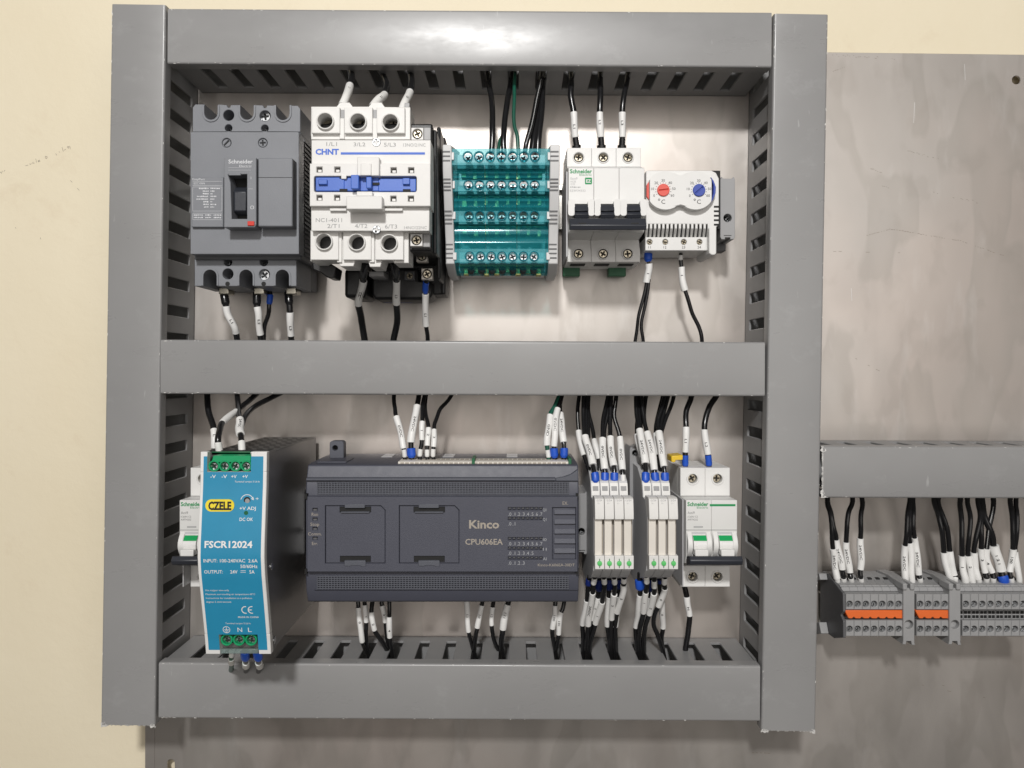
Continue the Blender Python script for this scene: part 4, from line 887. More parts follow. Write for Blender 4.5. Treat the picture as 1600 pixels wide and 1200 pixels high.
# ---- programmable controller
pc = thing('logic_controller', 'dark slate programmable controller with two hatch doors and ribbed bands', 'controller', P(690, 832, 8))
S, SL = 'controller_slate', 'controller_slate_light'
hC = 84; xa, xb = X(477, 80), X(904.5, 80)
zf = lambda y, h: Z(y, h)
pf = [(9, Z(941, 60)), (60, Z(941.5, 62)), (74, Z(941, 76)), (78, Z(922, 78)), (79, Z(896, 80)), (79, Z(774, 80)), (78, Z(751, 78)), (74, Z(727, 75)), (66, Z(724, 72)), (9, Z(724, 72))]
MB().xprism(pf, xa, xb).build('housing', S, pc, bevel=0.9, seg=3)
MB().box(xa + 0.8, xb - 0.8, Z(894, hC), Z(776, hC), 78, hC - 2.4).build('front_panel', S, pc, bevel=0.6)
DOORS = [(508, 602), (623.6, 717.5)]
doors_px = []
for a, c in DOORS: doors_px.append(poly([(a, 790), (c - 7, 790), (c, 797), (c, 880.5), (a, 880.5)], hC))
led_rows = [(796.5 + 6.92 * i, y) for y in (795, 810.3, 842, 857, 872.3) for i in range(8)]
MB().prism(poly([(480, 776), (902.5, 776), (902.5, 893.5), (480, 893.5)], hC), doors_px + [rect(863, 793, 900, 874, hC)] + [rect(a - 2.6, y - 2.2, a + 2.6, y + 2.2, hC) for a, y in led_rows] + [rect(488.5, y - 2.4, 496, y + 2.2, hC) for y in (796.5, 811.6, 826.4, 841.4)], hC - 2.6, hC).build('front_frame', S, pc, bevel=0.35)
ld = MB()
for a, y in led_rows: ld.pbox(a - 1.7, y - 2.1, a + 1.7, y - 0.2, hC - 1.0, hC - 2.3)
for y in (796.5, 811.6, 826.4, 841.4): ld.pbox(489.5, y - 1.5, 495, y + 1.5, hC - 1.6, hC - 2.3)
ld.build('indicator_windows', 'block_dark', pc)
for k, (a, c) in enumerate(DOORS):
    d = MB().prism(poly([(a + 1, 791), (c - 7.3, 791), (c - 1, 797.3), (c - 1, 879.6), (a + 1, 879.6)], hC - 0.5), [rect(a + 22.5, 792, a + 71.5, 801, hC - 0.5), rect(a + 23, 869, a + 71, 878.6, hC - 0.5)], hC - 2.3, hC - 1.0, ch=0.15).build('hatch_door', 'controller_slate', pc, bevel=0.3)
    MB().pbox(a + 23, 790, a + 71.5, 801, hC - 1.7, hC - 2.2).build('latch_slot', 'hole_black', d); MB().pbox(a + 23, 869, a + 71, 880, hC - 1.7, hC - 2.2).build('latch_slot', 'hole_black', d)
    MB().pbox(a + 30.5, 788, a + 62, 794, hC + 0.3, hC - 2).build('latch', SL, d, bevel=0.3)
    MB().pbox(a + 24.5, 799.6, a + 69, 801.6, hC + 0.4, hC - 2).build('latch_edge', SL, d, bevel=0.2)
    MB().prism(poly([(a + 30, 876), (a + 63, 876), (a + 64, 884.5), (a + 56, 885), (a + 52, 883.5), (a + 42, 883.5), (a + 38, 885), (a + 30, 884.5)], hC + 0.4), [], hC - 2, hC + 0.4).build('latch', SL, d, bevel=0.3)
ec = MB().pbox(864, 794, 899.4, 873.5, hC - 1.0, hC - 2.3).build('expansion_cover', S, pc, bevel=0.3)
for i in range(5): MB().xprism([(hC - 1.0, Z(804.5 + 15.2 * i, hC)), (hC + 0.9, Z(803 + 15.2 * i, hC)), (hC - 1.0, Z(796 + 15.2 * i, hC))], X(866, hC), X(899, hC)).build('cover_ridge', S, ec, bevel=0.2)
# ribbed bands, raised rib above, brackets
for y0, y1, hh in ((753, 772.5, 79.0), (899, 920.5, 79.2)):
    g = MB(); n = 7
    for i in range(n):
        y = y0 + (y1 - y0) * (i + 0.5) / n; zc = Z(y, hh); g.box(X(497, hh), X(889, hh), zc - 0.28, zc + 0.28, hh - 1.5, hh + 0.75)
    k = 0
    x = X(496, hh)
    while x < X(889, hh): g.box(x - 0.28, x + 0.28, Z(y1, hh), Z(y0, hh), hh - 1.5, hh + 0.6); x += 1.95
    g.build('ribbed_band', SL, pc, kind='stuff')
MB().xprism([(76, Z(753, 79)), (80.4, Z(751, 80)), (80.4, Z(747.5, 80)), (75, Z(745, 78))], xa + 0.5, X(868, 79)).build('raised_rib', SL, pc, bevel=0.5)
crv = [(868, 747.5), (880, 745.5), (892, 741.5), (903, 734), (904, 752), (868, 752)]
MB().prism(poly(crv, 79.8), [], 74, 79.8).build('corner_sweep', SL, pc, bevel=0.6)
MB().xprism([(74, Z(925, 77)), (79.4, Z(921.5, 79)), (79.4, Z(920.5, 79)), (74, Z(920, 77))], xa + 6, xb - 0.5).build('raised_rib', S, pc, bevel=0.4)
for a in (478, 902): 
    for y in (776, 893): MB().pbox(a - 1.6, y - 4, a + 1.6, y + 4, hC - 1.2, 79).build('frame_notch', 'hole_black', pc)
# top terminals
cs = MB(); cs.box(X(625, 60), X(888, 60), Z(724, 66) - 1, Z(721.5, 66) + 0.6, 50, 70); cs.build('terminal_row', 'cream_plastic', pc, bevel=0.4)
pins = MB()
for i in range(34):
    x = X(631 + i * 7.55, 62); pins.box(x - 1.25, x + 1.25, Z(721.5, 66) + 0.5, Z(721.5, 66) + 0.8, 54, 60); pins.box(x - 1.25, x + 1.25, Z(724.3, 70) - 0.6, Z(722.4, 70), 69.5, 70.25)
pins.build('terminal_openings', 'ink_beige', pc)
for a in (739.5, 890.5): MB().pbox(a - 2.4, 716.5, a + 2.4, 725.5, 70.6, 50).build('connector_end', 'clip_green', pc, bevel=0.2)
for a in (602, 699, 800): MB().box(X(a, 40) - 4, X(a, 40) + 4, Z(724, 72) - 0.3, Z(724, 72) + 0.35, 14, 34).build('top_slot', 'light_grey_plastic', pc)
lt = MB().prism(rrect(515, 689, 537, 722, 38, 2.2), [circ(523.5, 700, 38, 2.0)], 30, 38).build('mounting_lug', SL, pc, bevel=0.6); MB().cyl(X(523.5, 33), Z(700, 33), 2.2, 29.9, 32).build('lug_hole', 'hole_black', lt)
MB().box(X(500, 60), X(545, 60), Z(724, 72) - 0.2, Z(723, 72) + 0.3, 44, 68).build('top_cover', S, pc, bevel=0.3)
tb = lambda s, a, y, cap, x1=None, m='ink_beige', bold=0.0: text(pc, s, a, y, hC, cap, m, x1, bold)
tb('Kinco', 733, 818.8, 13.0, 780, bold=0.028); tb('CPU606EA', 727, 846.3, 9.2, 785.6, bold=0.014); tb('Kinco-K606EA-30DT', 840.4, 882.6, 4.4, 898)
tb('EX.', 879, 786, 5.4, 887.5)
for s, y in (('Run', 803.4), ('Stop', 819), ('Comm.', 834), ('Err.', 849)):
    w_ = {'Run': 10, 'Stop': 14, 'Comm.': 21, 'Err.': 9}[s]; tb(s, 492 - w_ / 2, y, 5.2, 492 + w_ / 2)
for y, n in ((803.2, 8), (818.3, 2), (849.4, 8), (864.2, 6), (879.6, 4)):
    for i in range(n): tb('.%d' % i, 794.2 + 6.92 * i, y, 5.6, 799.0 + 6.92 * i if i != 1 else 798.2 + 6.92, m='ink_lightgrey')
for s, y in (('Q0', 796.5), ('Q1', 811.5), ('I0', 843), ('I1', 858), ('AI', 873)): tb(s, 848.2, y, 4.6, 854, m='ink_lightgrey')
end_clamp('grey end clamp between the controller and the white relays', 899, 768, 918, 866, 46, 830.7, r=2.6)

# ---- slim interface relays: one is built, then copied
RP = 6.4
def relay(label, X0):
    t = thing('interface_relay', label, 'relay', (X0, 8, -112), 'slim interface relays')
    a, c = X0 + 0.12, X0 + RP - 0.12
    pf = [(9, Z(728, 55)), (56, Z(729, 56)), (75, Z(752, 76)), (79, Z(776, 79)), (90, Z(779, 86)), (97, Z(812, 98)), (97, Z(868, 98)), (92, Z(893, 94)), (78, Z(903, 80)), (40, Z(912, 50)), (9, Z(912, 50))]
    MB().xprism(pf, a, c).build('socket', 'light_grey_plastic', t, bevel=0.25)
    MB().xprism([(77.5, Z(761, 77)), (78.6, Z(776, 79)), (80.4, Z(776.4, 79)), (77.6, Z(754, 77))], a + 0.2, c - 0.2).build('socket_face', 'warm_white_plastic', t, bevel=0.2)
    MB().xprism([(78.0, Z(766, 78)), (79.6, Z(766, 78)), (79.2, Z(759.5, 78)), (77.5, Z(759.5, 78))], a + 1.2, c - 1.2).build('test_slot', 'mid_grey_plastic', t)
    MB().xprism([(88, Z(811, 104)), (104.5, Z(811.5, 104)), (104.5, Z(804, 104)), (102.5, Z(780, 103)), (100, Z(777.5, 102)), (88, Z(777.5, 98))], a + 0.05, c - 0.05).build('relay_head', 'warm_white_plastic', t, bevel=0.3)
    MB().box(a + 0.2, c - 1.3, Z(869, 101), Z(810, 101), 96, 101.5).build('relay_body', 'cream_plastic', t, bevel=0.25)
    MB().box(c - 1.3, c, Z(869, 98), Z(810, 98), 90, 97.3).build('relay_gap', 'ink_beige', t)
    f = MB().box(a + 0.02, c - 0.02, Z(889.5, 104), Z(868.5, 104), 94, 104.2).build('indicator_tab', 'warm_white_plastic', t, bevel=0.3)
    zc = Z(880, 104); xm = (a + c) / 2
    MB().cyl(xm, zc, 1.7, 104, 105, 18, 1.5, 0.3).build('indicator_lamp', 'lamp_green', f)
    MB().box(xm - 0.22, xm + 0.22, zc - 3, zc + 3, 104, 104.5).build('indicator_rib', 'clip_green', f)
    px = CX + (a + 0.9) * sc(102.9)
    text(t, '12/24', px, 781.8, 102.8, 3.0, 'ink_pale', px + 9.4); text(t, 'V~', px + 2, 786.5, 103.1, 2.6, 'ink_pale', px + 6)
    return t
g1 = X(929.5, 104) - 0.1; g2 = X(1013.7, 104) + 0.1
LB = ['slim white relay nearest the controller, blank marker tab, first of the left four', 'slim white relay, second of the left four from the controller', 'slim white relay, third of the left four from the controller', 'slim white relay ending the left four, fed by the white ferrule wire',
      'slim white relay, first of the right three beside the gap', 'slim white relay in the middle of the right three', 'slim white relay ending the right three, next to the two-pole breaker']
r0 = relay(LB[0], g1)
for k in range(1, 7):
    c = copy_tree(r0); c.location.x = (g1 + k * RP if k < 4 else g2 + (k - 4) * RP) * U; c['label'] = LB[k]
end_clamp('grey end clamp between the two groups of white relays', 984, 698, 1001, 880, 36, 708, r=2.2)
yj = thing('yellow_bridge', 'small yellow jumper tab beside the two-pole breaker', 'jumper', P(1057, 717, 50))
MB().prism(poly([(1049, 712.5), (1067, 711), (1067, 718.5), (1056, 719), (1055, 722.5), (1049, 722)], 56), [], 40, 56).build('tab', 'yellow_plastic', yj, bevel=0.5)

# ---- terminal strip on the right: one block built, then copied
BP = 5.92; TZ = 'block_grey'
def strip_block(label, X0, jump):
    t = thing('terminal_block', label, 'terminal block', (X0, 8, -172), 'grey feed-through terminal blocks')
    a, c = X0 + 0.06, X0 + BP - 0.06; xm = (a + c) / 2; pxm = CX + xm * sc(50)
    pf = [(9, Z(898, 20)), (26, Z(899, 26)), (34, Z(911, 36)), (40, Z(914, 40)), (43, Z(924, 43)), (48, Z(928.5, 48)), (48, Z(953, 48)), (42, Z(954, 43)), (42, Z(968, 43)), (48, Z(969, 48)), (48, Z(994, 49)), (30, Z(995, 40)), (9, Z(990, 30))]
    MB().xprism(pf, a, c).build('housing', TZ, t, bevel=0.3)
    for y0, y1, yc in ((928.5, 952.5, 944), (969.5, 994, 983)):
        zc = Z(yc, 50.5)
        fc = MB().prism([(a, Z(y1, 50.5)), (c, Z(y1, 50.5)), (c, Z(y0, 50.5)), (a, Z(y0, 50.5))], [[(xm - 0.3 + 2.35 * math.cos(math.radians(q)), zc + 2.35 * math.sin(math.radians(q))) for q in range(0, 360, 18)]], 47.8, 50.5).build('screw_face', TZ, t, bevel=0.3)
        MB().cyl(xm - 0.3, zc, 2.3, 47.5, 48.15, 16).build('screw_well', 'block_dark', fc)
        s_ = screw(fc, CX + (xm - 0.1) * sc(49), CY - (zc - 0.5) * sc(49), 49.0, 1.55, 'zinc', kind='slot')
    MB().xprism([(41.5, Z(924, 42)), (44, Z(923, 43)), (42.5, Z(917, 42)), (40, Z(916.5, 41))], a, c).build('marker_groove', 'mid_grey_plastic', t, bevel=0.15)
    if jump: 
        for y in (957.5, 964): 
            for q in (-1, 1): MB().box(xm + (q - 1) * 1.3, xm + (q + 1) * 1.3 - 0.5, Z(y + 2.2, 43), Z(y - 2.2, 43), 41.5, 42.25).build('bridge_slot', 'hole_black', t)
    MB().box(xm - 1.4, xm + 1.4, Z(908, 34), Z(904, 32), 27, 31).build('wire_entry', 'hole_black', t)
    return t
lefts = [X(1321.3, 50) + BP * i for i in range(7)]; mids = [X(1431.6, 50) + BP * i for i in range(4)]; rights = [X(1503.0, 50) + BP * i for i in range(9)]
ordn = ['first', 'second', 'third', 'fourth', 'fifth', 'sixth', 'seventh', 'eighth', 'ninth']
first = {}
for grp, xs, what in ((0, lefts, 'under the long orange bridge'), (1, mids, 'under the short orange bridge'), (2, rights, 'without bridge, right of the second end clamp')):
    for i, x in enumerate(xs):
        lab = 'grey terminal block %s, %s from left' % (what, ordn[i]); j = grp == 2
        if j not in first: first[j] = (strip_block(lab, x, j), x)
        else:
            c = copy_tree(first[j][0]); c.location.x = x * U; c['label'] = lab
for lab, xs in (('long orange bridge bar across seven terminal blocks', lefts), ('short orange bridge bar across four terminal blocks', mids)):
    t = thing('bridge_bar', lab, 'jumper', (xs[0], 44, Z(960, 46)), 'orange bridge bars')
    z0, z1 = Z(966, 50), Z(953.5, 50); a, c = xs[0] - 0.4, xs[-1] + BP + 0.6
    o = [(a, z1), (c - 0.8, z1), (c, z1 - 1.5), (c, z0 + 1.5), (c - 0.8, z0)]
    n = len(xs)
    for i in range(n - 1, 0, -1):
        xx = xs[i]; o += [(xx + 0.9, z0), (xx + 0.35, z0 + 0.9), (xx - 0.35, z0 + 0.9), (xx - 0.9, z0)]
    o += [(a + 2.4, z0), (a, z1 - 1.0)]
    MB().prism(o, [], 44.5, 50.2).build('bar', 'orange_plastic', t, bevel=0.35)
    MB().box(a, c - 1, z0 - 0.7, z0 + 1, 42.2, 44.4).build('bar_shadow_gap', 'hole_black', t)
def strip_clamp(lab, px0, px1):
    h = 52; t = thing('end_clamp', lab, 'end clamp', P((px0 + px1) / 2, 960, 8), 'grey end clamps')
    MB().prism(poly([(px0, 914), (px0 + 4, 919), (px1 - 4, 919), (px1, 914), (px1, 1004), (px1 + 1, 1008), (px1 - 4, 1008), (px1 - 5, 1002), (px0 + 5, 1002), (px0 + 4, 1007), (px0 - 1, 1007), (px0, 1000)], h), [circ((px0 + px1) / 2, 976, h, 3.2)], 10, h).build('clamp_body', TZ, t, bevel=0.5)
    MB().cyl(X((px0 + px1) / 2, h), Z(976, h), 3.2, 20, h - 4).build('screw_well', 'block_grey', t)
    MB().xprism([(12, Z(890, 12)), (30, Z(897, 30)), (50, Z(914, 52)), (46, Z(922, 50)), (12, Z(915, 20))], X(px0 - 14, 40), X(px0 + 2, 40)).build('clamp_shoulder', TZ, t, bevel=0.5)
    for a in (px0 + 3, px1 - 3): MB().pbox(a - 3.4, 912, a + 3.4, 922, h + 1.5, 40).build('clamp_claw', TZ, t, bevel=0.6)
strip_clamp('grey end clamp closing the long orange bridged blocks', 1411.5, 1429); strip_clamp('grey end clamp closing the short orange bridged blocks', 1483.5, 1501)
t = thing('end_plate', 'dark grey end plate at the left end of the terminal strip', 'end plate', P(1300, 950, 8))
MB().xprism([(9, Z(897, 12)), (24, Z(896, 24)), (34, Z(910, 36)), (42, Z(918, 42)), (50, Z(927, 50)), (50.6, Z(955, 50)), (46, Z(962, 48)), (50.6, Z(970, 50)), (50.6, Z(996, 50)), (34, Z(1000, 38)), (9, Z(992, 24))], lefts[0] - 2.0, lefts[0] - 0.1).build('plate', 'block_dark', t, bevel=0.4)
MB().xprism([(10, Z(895, 12)), (22, Z(896, 22)), (24, Z(906, 24)), (10, Z(908, 12))], lefts[0] - 8, lefts[0] - 2.1).build('rail_foot', TZ, t, bevel=0.5)
MB().xprism([(10, Z(975, 12)), (22, Z(972, 22)), (26, Z(990, 26)), (10, Z(992, 12))], lefts[0] - 8, lefts[0] - 2.1).build('rail_foot', TZ, t, bevel=0.5)
# ================================================================== wires (each one a thing: insulation, marker sleeve, ferrule)
FB, FN, FW, WB, WG = 'ferrule_blue', 'ferrule_navy', 'ferrule_white', 'wire_black', 'wire_green'
G_ = 'black control wires with white marker sleeves'
def Wr(label, pts, **k): k.setdefault('group', G_); return wire(label, pts, **k)
# contactor, top
Wr('thick black wire, sleeve L1, into the left top terminal of the contactor', [(546, 92, 24), (548, 112, 40), (549, 124, 55), (546, 138, 74), (540, 152, 92), (533, 168, 100)], r=2.45, sleeves=[(134, 165, 2.75, 'L1')])
Wr('thick black wire, sleeve L2, bent into the middle top terminal of the contactor', [(588, 92, 20), (596, 114, 36), (604, 134, 54), (602, 146, 70), (592, 155, 88), (582, 168, 100)], r=2.45, sleeves=[(148, 168, 2.75, 'L2')])
Wr('thick black wire, sleeve L3, into the right top terminal of the contactor', [(634, 92, 24), (641, 112, 38), (643, 128, 52), (640, 144, 70), (633, 160, 92), (628, 176, 98)], r=2.45, sleeves=[(144, 174, 2.75, 'L3')])
# distribution block, top
Wr('black wire rising from the left of the teal block', [(761, 100, 26), (763, 130, 34), (768, 155, 45), (770, 175, 52), (769, 205, 58), (768, 240, 60)], r=2.2, group='black power wires')
Wr('black wire rising from the middle of the teal block', [(801, 100, 28), (797, 135, 36), (793, 160, 44), (788, 190, 52), (787, 215, 56), (788, 242, 58)], r=2.2, group='black power wires')
Wr('thin green wire curving to the right of the middle black wire on the teal block', [(806, 100, 34), (804, 135, 42), (803, 160, 50), (804, 195, 56), (808, 215, 58), (811, 242, 60)], r=1.4, m=WG, group='green earth wires')
Wr('thin green wire mostly behind the middle black wire on the teal block', [(800, 100, 22), (796, 150, 30), (786, 205, 44), (781, 222, 50), (779, 242, 54)], r=1.3, m=WG, group='green earth wires')
Wr('black wire with white printed line leaning right above the teal block', [(847, 100, 30), (844, 130, 40), (838, 160, 50), (830, 195, 56), (823, 224, 60), (820, 242, 60)], r=1.9, dash=(126, 226), group='black power wires')
Wr('black wire between the printed wire and the rightmost one above the teal block', [(846, 100, 24), (843, 140, 34), (840, 180, 46), (834, 215, 54), (831, 242, 56)], r=2.7, group='black power wires')
Wr('rightmost black wire bowed outward above the teal block', [(849, 100, 26), (847, 140, 36), (845, 175, 46), (842, 212, 52), (840, 242, 54)], r=2.7, group='black power wires')
# three-pole breaker, top
for lab, x, s in (('left', ((893, 98, 26), (892, 128, 38), (892.5, 150, 42), (896, 178, 43), (899, 212, 42), (901, 240, 40)), 'L1'), ('middle', ((939, 98, 26), (938, 128, 38), (937.5, 150, 42), (937.5, 180, 43), (939, 216, 42), (939, 240, 40)), 'L2'), ('right', ((983, 98, 26), (979, 128, 38), (975.5, 150, 42), (972, 176, 43), (972, 214, 42), (972, 240, 40)), 'L3')):
    Wr('black wire with sleeve %s into the %s pole of the three-pole breaker' % (s, lab), x, r=2.15, sleeves=[(175.5, 215, 2.6, s)], ferrules=[(216, 231, 2.3, WB, 1.0), (227, 233, 3.0, WB, 1.1)])
# moulded breaker, bottom
Wr('black wire with tilted sleeve under the left pole of the dark grey breaker', [(350, 452, 38), (352, 474, 40), (357, 492, 38), (366, 512, 34), (370, 524, 30), (371, 545, 26)], r=2.3, sleeves=[(478, 520, 2.6, 'L1')], ferrules=[(457, 478, 3.0, WB, 1)])
Wr('black wire with upright sleeve under the middle pole of the dark grey breaker', [(401, 452, 38), (402, 476, 40), (404, 496, 38), (407, 522, 32), (408, 545, 28)], r=2.3, sleeves=[(479.5, 523, 2.6, 'L2')], ferrules=[(457, 479, 3.0, WB, 1)])
Wr('black wire with sleeve under the right pole of the dark grey breaker', [(451, 452, 38), (452, 475, 40), (453.5, 500, 38), (455, 526, 32), (455, 545, 28)], r=2.3, sleeves=[(488, 525, 2.6, 'L3')], ferrules=[(457, 478, 3.0, WB, 1)])
Wr('thin black wire with blue ferrule, no sleeve, under the dark grey breaker', [(421.5, 455, 34), (421.5, 474, 35), (419, 490, 34), (413.5, 512, 30), (411, 545, 26)], r=1.6, ferrules=[(461, 476, 2.3, FB, 1)])
# contactor, bottom
Wr('thick black wire with sleeve L2 leaving the contactor bottom, middle', [(570, 402, 92), (569, 418, 86), (567.5, 438, 74), (563, 458, 64), (560.5, 476, 56), (564, 498, 46), (570, 528, 36), (571, 548, 30)], r=2.4, sleeves=[(438, 476, 2.6, 'L2')], ferrules=[(410, 438, 3.0, WB, 1)])
Wr('thick black wire with sleeve L3 leaving the contactor bottom, right', [(617, 402, 92), (618, 418, 86), (619, 438, 74), (619.5, 458, 64), (620, 476, 56), (620, 502, 46), (616, 528, 36), (614, 548, 30)], r=2.4, sleeves=[(438, 475, 2.6, 'L3')], ferrules=[(410, 438, 3.0, WB, 1)])
Wr('thin black wire with blue ferrule and long sleeve under the auxiliary contact', [(667, 436, 66), (665, 450, 62), (664.5, 470, 56), (666, 508, 44), (668, 530, 36), (668, 548, 30)], r=1.6, sleeves=[(459, 509, 2.45, 'L1')], ferrules=[(441, 459, 2.2, FB, 1)])
# thermostat
Wr('pair of black wires sharing one sleeve and blue ferrule under the thermostat', [(1013, 393, 34), (1013.5, 408, 34), (1013, 425, 33), (1010, 443, 32), (1002, 477, 30), (996, 505, 28), (993, 531, 26), (992, 550, 24)], r=1.35, sleeves=[(412, 442, 2.7, '1')], ferrules=[(396, 409, 2.8, FB, 1.1)],
   extra=[[(1014, 436, 33), (1012, 455, 32), (1008, 477, 31), (1002, 507, 29), (1005, 532, 27), (1006, 550, 24)]])
Wr('single black wire with white ferrule curving right under the thermostat', [(1064, 396, 34), (1064, 412, 34), (1066, 432, 34), (1071, 456, 33), (1080, 485, 31), (1091, 508, 29), (1096.5, 531, 27), (1097, 550, 24)], r=1.5, sleeves=[(417, 454.5, 2.5, '1')], ferrules=[(399, 408, 1.7, FW, 1)])
# power supply, top
Wr('black wire with lowest sleeve behind the top left of the blue power supply', [(322, 600, 30), (324, 618, 34), (327, 645, 40), (333, 668, 46), (335, 690, 50), (337, 715, 50)], r=2.2, sleeves=[(670.5, 700, 2.5, 'L')])
Wr('black wire with angled sleeve bent into the left minus terminal of the blue power supply', [(410, 605, 34), (392, 624, 50), (371, 641, 72), (352, 656, 94), (343, 670, 106), (341.5, 688, 112), (343, 712, 112)], r=1.9, sleeves=[(643, 661, 2.25, None)], ferrules=[(691, 709, 2.3, FW, 1)])
Wr('two black wires joined in one sleeve into the plus terminal of the blue power supply', [(370, 600, 40), (371, 622, 56), (372.5, 640, 72), (375, 655, 86), (374, 668, 94), (377, 682, 104), (377.5, 712, 112)], r=1.9, sleeves=[(655, 679, 2.8, '24VDC')], ferrules=[(690, 709, 2.3, FW, 1)],
   extra=[[(455, 606, 34), (425, 621, 46), (400, 634, 62), (384, 649, 80), (378, 664, 90)]])
# power supply, bottom
Wr('green wire with white ferrule under the earth terminal of the blue power supply', [(362, 1006, 108), (362, 1022, 104), (362, 1031, 98), (361, 1040, 80), (361, 1050, 50)], r=1.6, m=WG, ferrules=[(1012, 1027, 1.9, FW, 1)], sleeves=[(1029, 1036, 2.0, None)])
Wr('black wire with blue ferrule under the N terminal of the blue power supply', [(383, 1006, 108), (383, 1022, 106), (384, 1032, 100), (384, 1040, 84), (384, 1052, 50)], r=1.7, ferrules=[(1018, 1031, 2.7, FB, 1.1)], sleeves=[(1035, 1041, 2.4, None)])
Wr('black wire with blue ferrule under the L terminal of the blue power supply', [(402, 1006, 108), (402, 1022, 106), (404, 1032, 100), (405, 1040, 84), (404, 1052, 50)], r=1.7, ferrules=[(1018, 1031, 2.7, FB, 1.1)], sleeves=[(1035, 1041, 2.4, None)])
# controller, top
Wr('black wire, sleeve 0VDC, first on the left of the controller top terminals', [(616, 600, 34), (616, 622, 40), (616.5, 638, 44), (620, 652, 49), (626, 678, 55), (631, 700, 58), (632, 722, 58)], r=1.5, sleeves=[(651, 701, 2.4, '0VDC')], ferrules=[(702.5, 716, 1.75, FW, 1)])
Wr('black wire pair, sleeve 24VDC, with blue ferrule on the controller top', [(656, 600, 34), (655, 619, 40), (651, 636, 46), (646, 664, 54), (642.5, 692, 58), (643, 722, 58)], r=1.9, sleeves=[(634, 691.5, 2.7, '24VDC')], ferrules=[(700, 715.5, 2.9, FB, 1.08)])
Wr('black wire, short sleeve, just right of the blue ferrule on the controller top', [(666, 600, 36), (663, 622, 42), (659.5, 640, 48), (660, 660, 54), (659, 686, 58), (657, 702, 58), (656.5, 722, 58)], r=1.45, sleeves=[(658.6, 688, 2.0, '1')], ferrules=[(701.6, 715, 1.75, FW, 1)])
Wr('black wire, lowest short sleeve, second to last in the left cluster on the controller', [(668, 600, 32), (665, 630, 40), (665.5, 648, 45), (669, 668, 51), (668, 694, 57), (668, 722, 58)], r=1.45, sleeves=[(668.6, 697, 2.1, '2')], ferrules=[(702.5, 715, 1.75, FW, 1)])
Wr('black wire swinging in from the right to the left cluster on the controller', [(714, 604, 30), (701, 624, 36), (688, 640, 42), (681, 656, 48), (678.5, 672, 53), (677.5, 700, 58), (677, 722, 58)], r=1.45, sleeves=[(671, 699, 2.0, '3')], ferrules=[(701.5, 715, 1.75, FW, 1)])
Wr('green wire, sleeve GND, on the right end of the controller top', [(880, 600, 34), (873, 621, 40), (865, 637, 46), (860, 649, 50), (856, 674, 56), (855, 698, 58), (857.5, 722, 58)], r=1.6, m=WG, sleeves=[(648.5, 696, 2.4, 'GND')], ferrules=[(702.5, 717, 1.75, FW, 1)], group='green earth wires')
Wr('black wire, sleeve 0VDC, with blue ferrule beside the green wire on the controller', [(884, 600, 34), (878, 620, 40), (871.5, 638, 47), (867.5, 665, 55), (866, 696, 58), (867.5, 722, 58)], r=1.6, sleeves=[(638, 698, 2.35, '0VDC')], ferrules=[(700, 715.5, 2.7, FB, 1.05)])
Wr('black wire, sleeve 24VDC, with blue ferrule last on the controller top', [(880, 600, 26), (877, 622, 32), (875, 642, 40), (878, 665, 50), (880.5, 692, 57), (881, 722, 58)], r=1.6, sleeves=[(646, 691.5, 2.45, '24VDC')], ferrules=[(700, 715.5, 2.7, FB, 1.05)])
# relays, top
def RT(lab, pts, txt, y0, y1, f, rs=2.45, extra=(), dash=None): Wr(lab, pts, r=1.55, sleeves=[(y0, y1, rs, txt)] if y1 else [], ferrules=[f], extra=extra, dash=dash)
fb = lambda: (739, 755, 2.55, FB, 1.1)
RT('black wires in sleeve 0VDC into the first left relay', [(914, 600, 34), (912, 628, 40), (911, 655, 46), (914.5, 682, 54), (921, 706, 62), (927, 727, 69), (929.5, 745, 73), (929.5, 762, 74)], '0VDC', 681, 727, fb(), 2.7, [[(918, 600, 32), (916, 640, 40), (915.5, 684, 52)], [(921, 600, 30), (919, 640, 38), (919, 684, 50)]])
RT('black wires in sleeve 0VDC into the second left relay', [(952, 600, 34), (948, 630, 40), (942, 660, 48), (941, 686, 56), (943, 712, 64), (944.5, 735, 70), (945, 762, 74)], '0VDC', 685, 734, fb(), 2.6, [[(957, 600, 32), (951, 640, 42), (945, 668, 48), (943, 690, 54)]])
RT('black wires in sleeve 0VDC into the third left relay', [(956, 600, 36), (954.5, 640, 44), (953, 668, 50), (953.5, 686, 56), (956.5, 712, 64), (959, 732, 70), (959.5, 762, 74)], '0VDC', 682.5, 729, fb(), 2.5)
RT('black wire with white printed line and white ferrule into the fourth left relay', [(964, 600, 32), (961.5, 630, 40), (960.5, 652, 46), (967, 678, 54), (970.5, 706, 62), (973, 734, 70), (973.5, 762, 74)], '0VDC', 683, 735, (742, 756, 2.0, FW, 1), 2.45, dash=(628, 682))
Wr('black wire with half hidden sleeve behind the first and second left relay wires', [(917, 600, 28), (920, 645, 36), (927, 678, 44), (931, 698, 52), (936, 722, 58), (938, 745, 62)], r=1.5, sleeves=[(687, 718, 2.2, None)])
Wr('black wire with printed line leftmost above the relays, sleeve half hidden', [(908, 600, 28), (903, 640, 36), (903, 668, 42), (907, 690, 48), (916, 722, 56), (924, 748, 62)], r=1.5, sleeves=[(673, 712, 2.2, None)], dash=(645, 673))
RT('black wires in sleeve 24VDC into the first right relay', [(996, 600, 34), (994, 625, 40), (994.5, 650, 46), (1000, 674, 54), (1004.5, 700, 62), (1008, 726, 69), (1009.3, 745, 73), (1009.3, 762, 74)], '24VDC', 671, 725, fb(), 2.65, [[(1000, 600, 32), (998, 640, 42), (1001.5, 676, 53)], [(1004, 600, 30), (1001, 634, 38), (1001, 676, 50)]])
